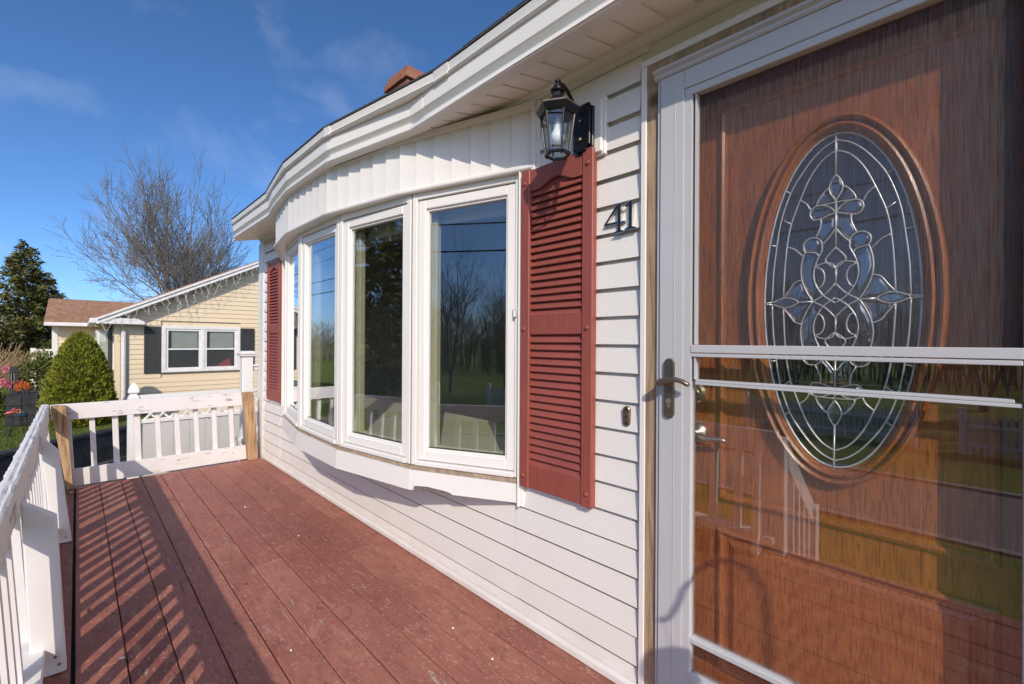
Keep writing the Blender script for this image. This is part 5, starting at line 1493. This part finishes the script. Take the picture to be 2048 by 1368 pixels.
# black planter with flowers and ornaments
pl = thing('black_planter', 'black block planter with flowers at the left of the garden', 'planter', (-11.1, -2.03, -.25))
pa0, pa1 = atX(11, 800, -11.0).y, atX(76, 800, -11.0).y
for row in range(3):
    z0 = -.27 + .18 * row
    for k2 in range(2):
        w_ = (pa1 - pa0) / 2
        MB().box(-11.22, -11.0, pa0 + w_ * k2 + .002, pa0 + w_ * (k2 + 1) - .002, z0, z0 + .177).build('block', M['block'], pl, bevel=.006)
MB().box(-12.3, -11.22, pa0, pa0 + .2, -.27, .26).box(-12.3, -11.22, pa1 - .05, pa1 + .15, -.27, .26).build('side_block', M['block'], pl, bevel=.006)
MB().box(-12.3, -11.2, pa0 + .18, pa1 - .03, .0, .24).build('soil', M['soil'], pl)
rfw = random.Random(14)
for k2, (px, py, mt, s_) in enumerate([(14, 738, 'rose', .06), (6, 764, 'rose', .07), (17, 770, 'rose', .06), (30, 766, 'rose', .05), (38, 768, 'orange', .06), (46, 770, 'orange', .06), (54, 772, 'orange', .05), (34, 778, 'orange', .05)]):
    p_ = atX(px, py, -11.5 if py > 750 else -11.6)
    fl = thing('flower_bunch', ['tall pink flower bunch left of the dark picture frame', 'pink flower bunch at the picture edge', 'pink flowers low beside the dark frame', 'small pink bloom right of the dark frame', 'orange bloom nearest the pink one', 'orange bloom in the middle of the planter', 'orange bloom toward the spruce', 'low orange blooms on the planter rim'][k2], 'flowers', (p_.x, p_.y, .24))
    def gen(p_=p_, s_=s_):
        for _ in range(160):
            v_ = Vector((rfw.gauss(0, 1), rfw.gauss(0, 1), rfw.gauss(0, 1))).normalized() * s_ * rfw.uniform(.3, 1)
            yield p_ + v_, v_.normalized()
    leafcloud('petals', gen(), M[mt], fl, None, .03, rfw)
    MB().tube([(p_.x, p_.y, .2), (p_.x, p_.y, p_.z)], .006, 5).build('stem', M['shrub'], fl)
df = thing('garden_frame', 'dark upright slate plaque standing on the black planter', 'plaque', (-11.5, -2.1, .24))
q0, q1 = atX(19, 735, -11.5), atX(36, 735, -11.5)
MB().box(-11.52, -11.48, q0.y, q1.y, .22, atX(27, 733, -11.5).z).build('slab', M['block'], df, bevel=.006)
MB().box(-11.479, -11.472, q0.y + .02, q0.y + .05, .34, .60).box(-11.479, -11.472, q1.y - .07, q1.y - .04, .34, .60).build('inset', M['concrete'], df)
def stake(px, py, X, zc, name, label, mat, bird=True):
    p = atX(px, py, X); o = thing(name, label, 'garden ornament', (p.x, p.y, -.25))
    MB().tube([(p.x, p.y, -.27), (p.x, p.y + .02, .5 * (p.z - .25)), (p.x, p.y, p.z)], .006, 5).build('stake', M['wire'], o)
    if bird:
        b_ = MB()
        b_.tube([(p.x, p.y - .08, p.z - .01), (p.x, p.y - .04, p.z + .005), (p.x, p.y + .015, p.z + .012), (p.x, p.y + .05, p.z + .03), (p.x, p.y + .07, p.z + .05)], [.004, .018, .02, .013, .004], 8)
        b_.tube([(p.x, p.y - .01, p.z + .01), (p.x + .02, p.y + .01, p.z + .05), (p.x + .03, p.y + .05, p.z + .08)], [.016, .011, .003], 6)
        b_.build('bird_body', mat, o, smooth=True)
    else:
        b_ = MB()
        for k_ in range(6):
            a2 = k_ * math.pi / 3
            b_.lathe([(.0, -.014), (.011, -.005), (.011, .005), (.0, .014)], (p.x, p.y + .025 * math.cos(a2), p.z + .025 * math.sin(a2)), 6)
        b_.build('pinwheel', mat, o)
    return o
stake(23, 826, -10.3, 0, 'bird_stake', 'pink metal bird ornament on a garden stake', M['pink'])
stake(44, 828, -10.4, 0, 'pinwheel_stake', 'teal pinwheel ornament on a garden stake', M['teal'], False)
stake(37, 822, -10.9, 0, 'flower_stake', 'small orange flower ornament on a garden stake', M['orange'], False)
sh_ = thing('shepherd_hook', 'bent dark metal garden hook at the terrace edge', 'garden hook', (-9.7, -2.2, -.25))
p1, p2, p3 = atX(21, 858, -9.9), atX(18, 872, -9.9), atX(28, 893, -9.6)
MB().tube([tuple(p1), tuple(p2), tuple(p3)], .010, 6).build('hook', M['wire'], sh_)

# ------------------------------------------------------------------ across the street: what the glass mirrors
gt = 'trees across the street'
labs = ['bare tree across the street mirrored in the nearest bow pane', 'bare tree across the street left of the mirrored picket fence', 'bare tree across the street behind the picket fence', 'bare tree across the street opposite the front door', 'thin bare tree across the street right of the door reflection', 'bare tree far along the street to the right', 'bare tree far along the street beside the evergreen', 'bare tree deep in the lot across the street', 'bare tree at the back of the lot across the street', 'bare tree standing by the mirrored utility pole', 'bare tree at the far end of the mirrored row', 'slim bare tree at the rear of the mirrored row']
rt = random.Random(77)
spots = [(-4.9, -18), (-7.9, -19.0), (-1.0, -19), (3.5, -17.5), (7.5, -19), (12, -20), (-20.5, -17), (0.6, -23), (-24, -21), (-6.2, -26), (-29, -24), (-11.5, -27)]
for k2, (x, y) in enumerate(spots):
    place_tree(TB, x, y, -1.3, rt.uniform(0, 6), rt.uniform(.70, .95), labs[k2], gt)
conifer(-14.6, -13.6, -1.3, 12.5, 3.4, 12000, 'big evergreen across the street mirrored in the second bow pane', seed=12, size=.34)
conifer(3.2, -20.5, -1.3, 5.0, 1.5, 3000, 'short evergreen across the street behind the picket fence', seed=13, size=.3)
# far wood as one mass
fw_ = MB(); rfw2 = random.Random(41)
for _ in range(2600):
    side = rfw2.random()
    if side < .62: x, y = rfw2.uniform(-75, 60), rfw2.uniform(-46, -30)
    else: x, y = rfw2.uniform(-80, -52), rfw2.uniform(-30, 40)
    h = rfw2.uniform(2.0, 5.2); zz = -1.3
    b0 = Vector((x, y, zz)); t0 = b0 + Vector((rfw2.uniform(-.5, .5), rfw2.uniform(-.5, .5), h))
    fw_.tube([b0, b0.lerp(t0, .5), t0], [.06, .045, .015], 3, cap=False)
    for k2 in range(9):
        s0 = b0.lerp(t0, rfw2.uniform(.25, .95)); fw_.tube([s0, s0 + Vector((rfw2.uniform(-1.2, 1.2), rfw2.uniform(-1.2, 1.2), rfw2.uniform(.3, 1.6)))], [.022, .009], 3, cap=False)
fwo = fw_.build('far_wood', M['twig']); fwo['kind'] = 'stuff'; fwo['label'] = 'far off bare wood along the horizon'
# picket fence runs
pkm = MB().prism([(-.035, 0), (.035, 0), (.035, .82), (0, .90), (-.035, .82)], lambda p, q_, a_: (p, a_, q_), 0, .018).mesh('picket')
for fi, (fx0, fx1, lab) in enumerate(((-10.2, -6.5, 'white picket fence run across the street left of the gap'), (-4.5, -.85, 'white picket fence run across the street right of the gap'), (.1, 4.6, 'white picket fence run mirrored at the right of the storm door'))):
    pf = thing('picket_fence', lab, 'fence', ((fx0 + fx1) / 2, -13.2, -1.3))
    x = fx0
    while x < fx1:
        put('picket', pkm, M['fence_grey'], pf, loc=(x, -13.2, -1.28)); x += .115  # white pickets coloured grey for the shade on the side facing the house
    MB().box(fx0, fx1, -13.18, -13.14, -1.12, -1.05).box(fx0, fx1, -13.18, -13.14, -.68, -.61).build('rail', M['white_wood'], pf)
    for x in (fx0 - .08, fx1 + .05):
        MB().box(x - .06, x + .06, -13.25, -13.12, -1.3, -.25).build('post', M['white_wood'], pf)
# utility poles and wires
for k2, x in enumerate((-22, 16)):
    po = thing('utility_pole', ['wooden utility pole far along the street', 'wooden utility pole right of the front door view'][k2], 'pole', (x, -10.6, -1.3))
    MB().tube([(x, -10.6, -1.3), (x, -10.6, 7.6)], [.14, .10], 10).build('shaft', M['pole'], po)
    MB().box(x - .05, x + .05, -11.5, -9.7, 6.6, 6.72).build('crossarm', M['pole'], po)
    MB().tube([(x, -10.6, 5.6), (x, -9.6, 6.1), (x, -8.9, 6.15)], .03, 6).build('lamp_arm', M['concrete'], po)
for k2, (yy, zz, r_, lab) in enumerate(((-11.4, 6.75, .012, 'upper overhead wire farther from the house'), (-9.8, 6.75, .012, 'upper overhead wire nearer the house'), (-10.6, 5.1, .022, 'thick overhead cable below the crossarms'), (-10.6, 4.3, .026, 'lowest thick overhead cable'))):
    pts = [(-22 + 38 * i / 24 , yy, zz - .45 * (1 - ((i - 12) / 12) ** 2)) for i in range(25)]
    pts = [(-60, yy, zz + .1)] + pts + [(55, yy, zz + .1)]
    wr = MB().tube(pts, r_, 5).build('overhead_wire', M['wire']); tag(wr, lab, 'wire', 'street wires')
sc.cycles.use_preview_denoising = False
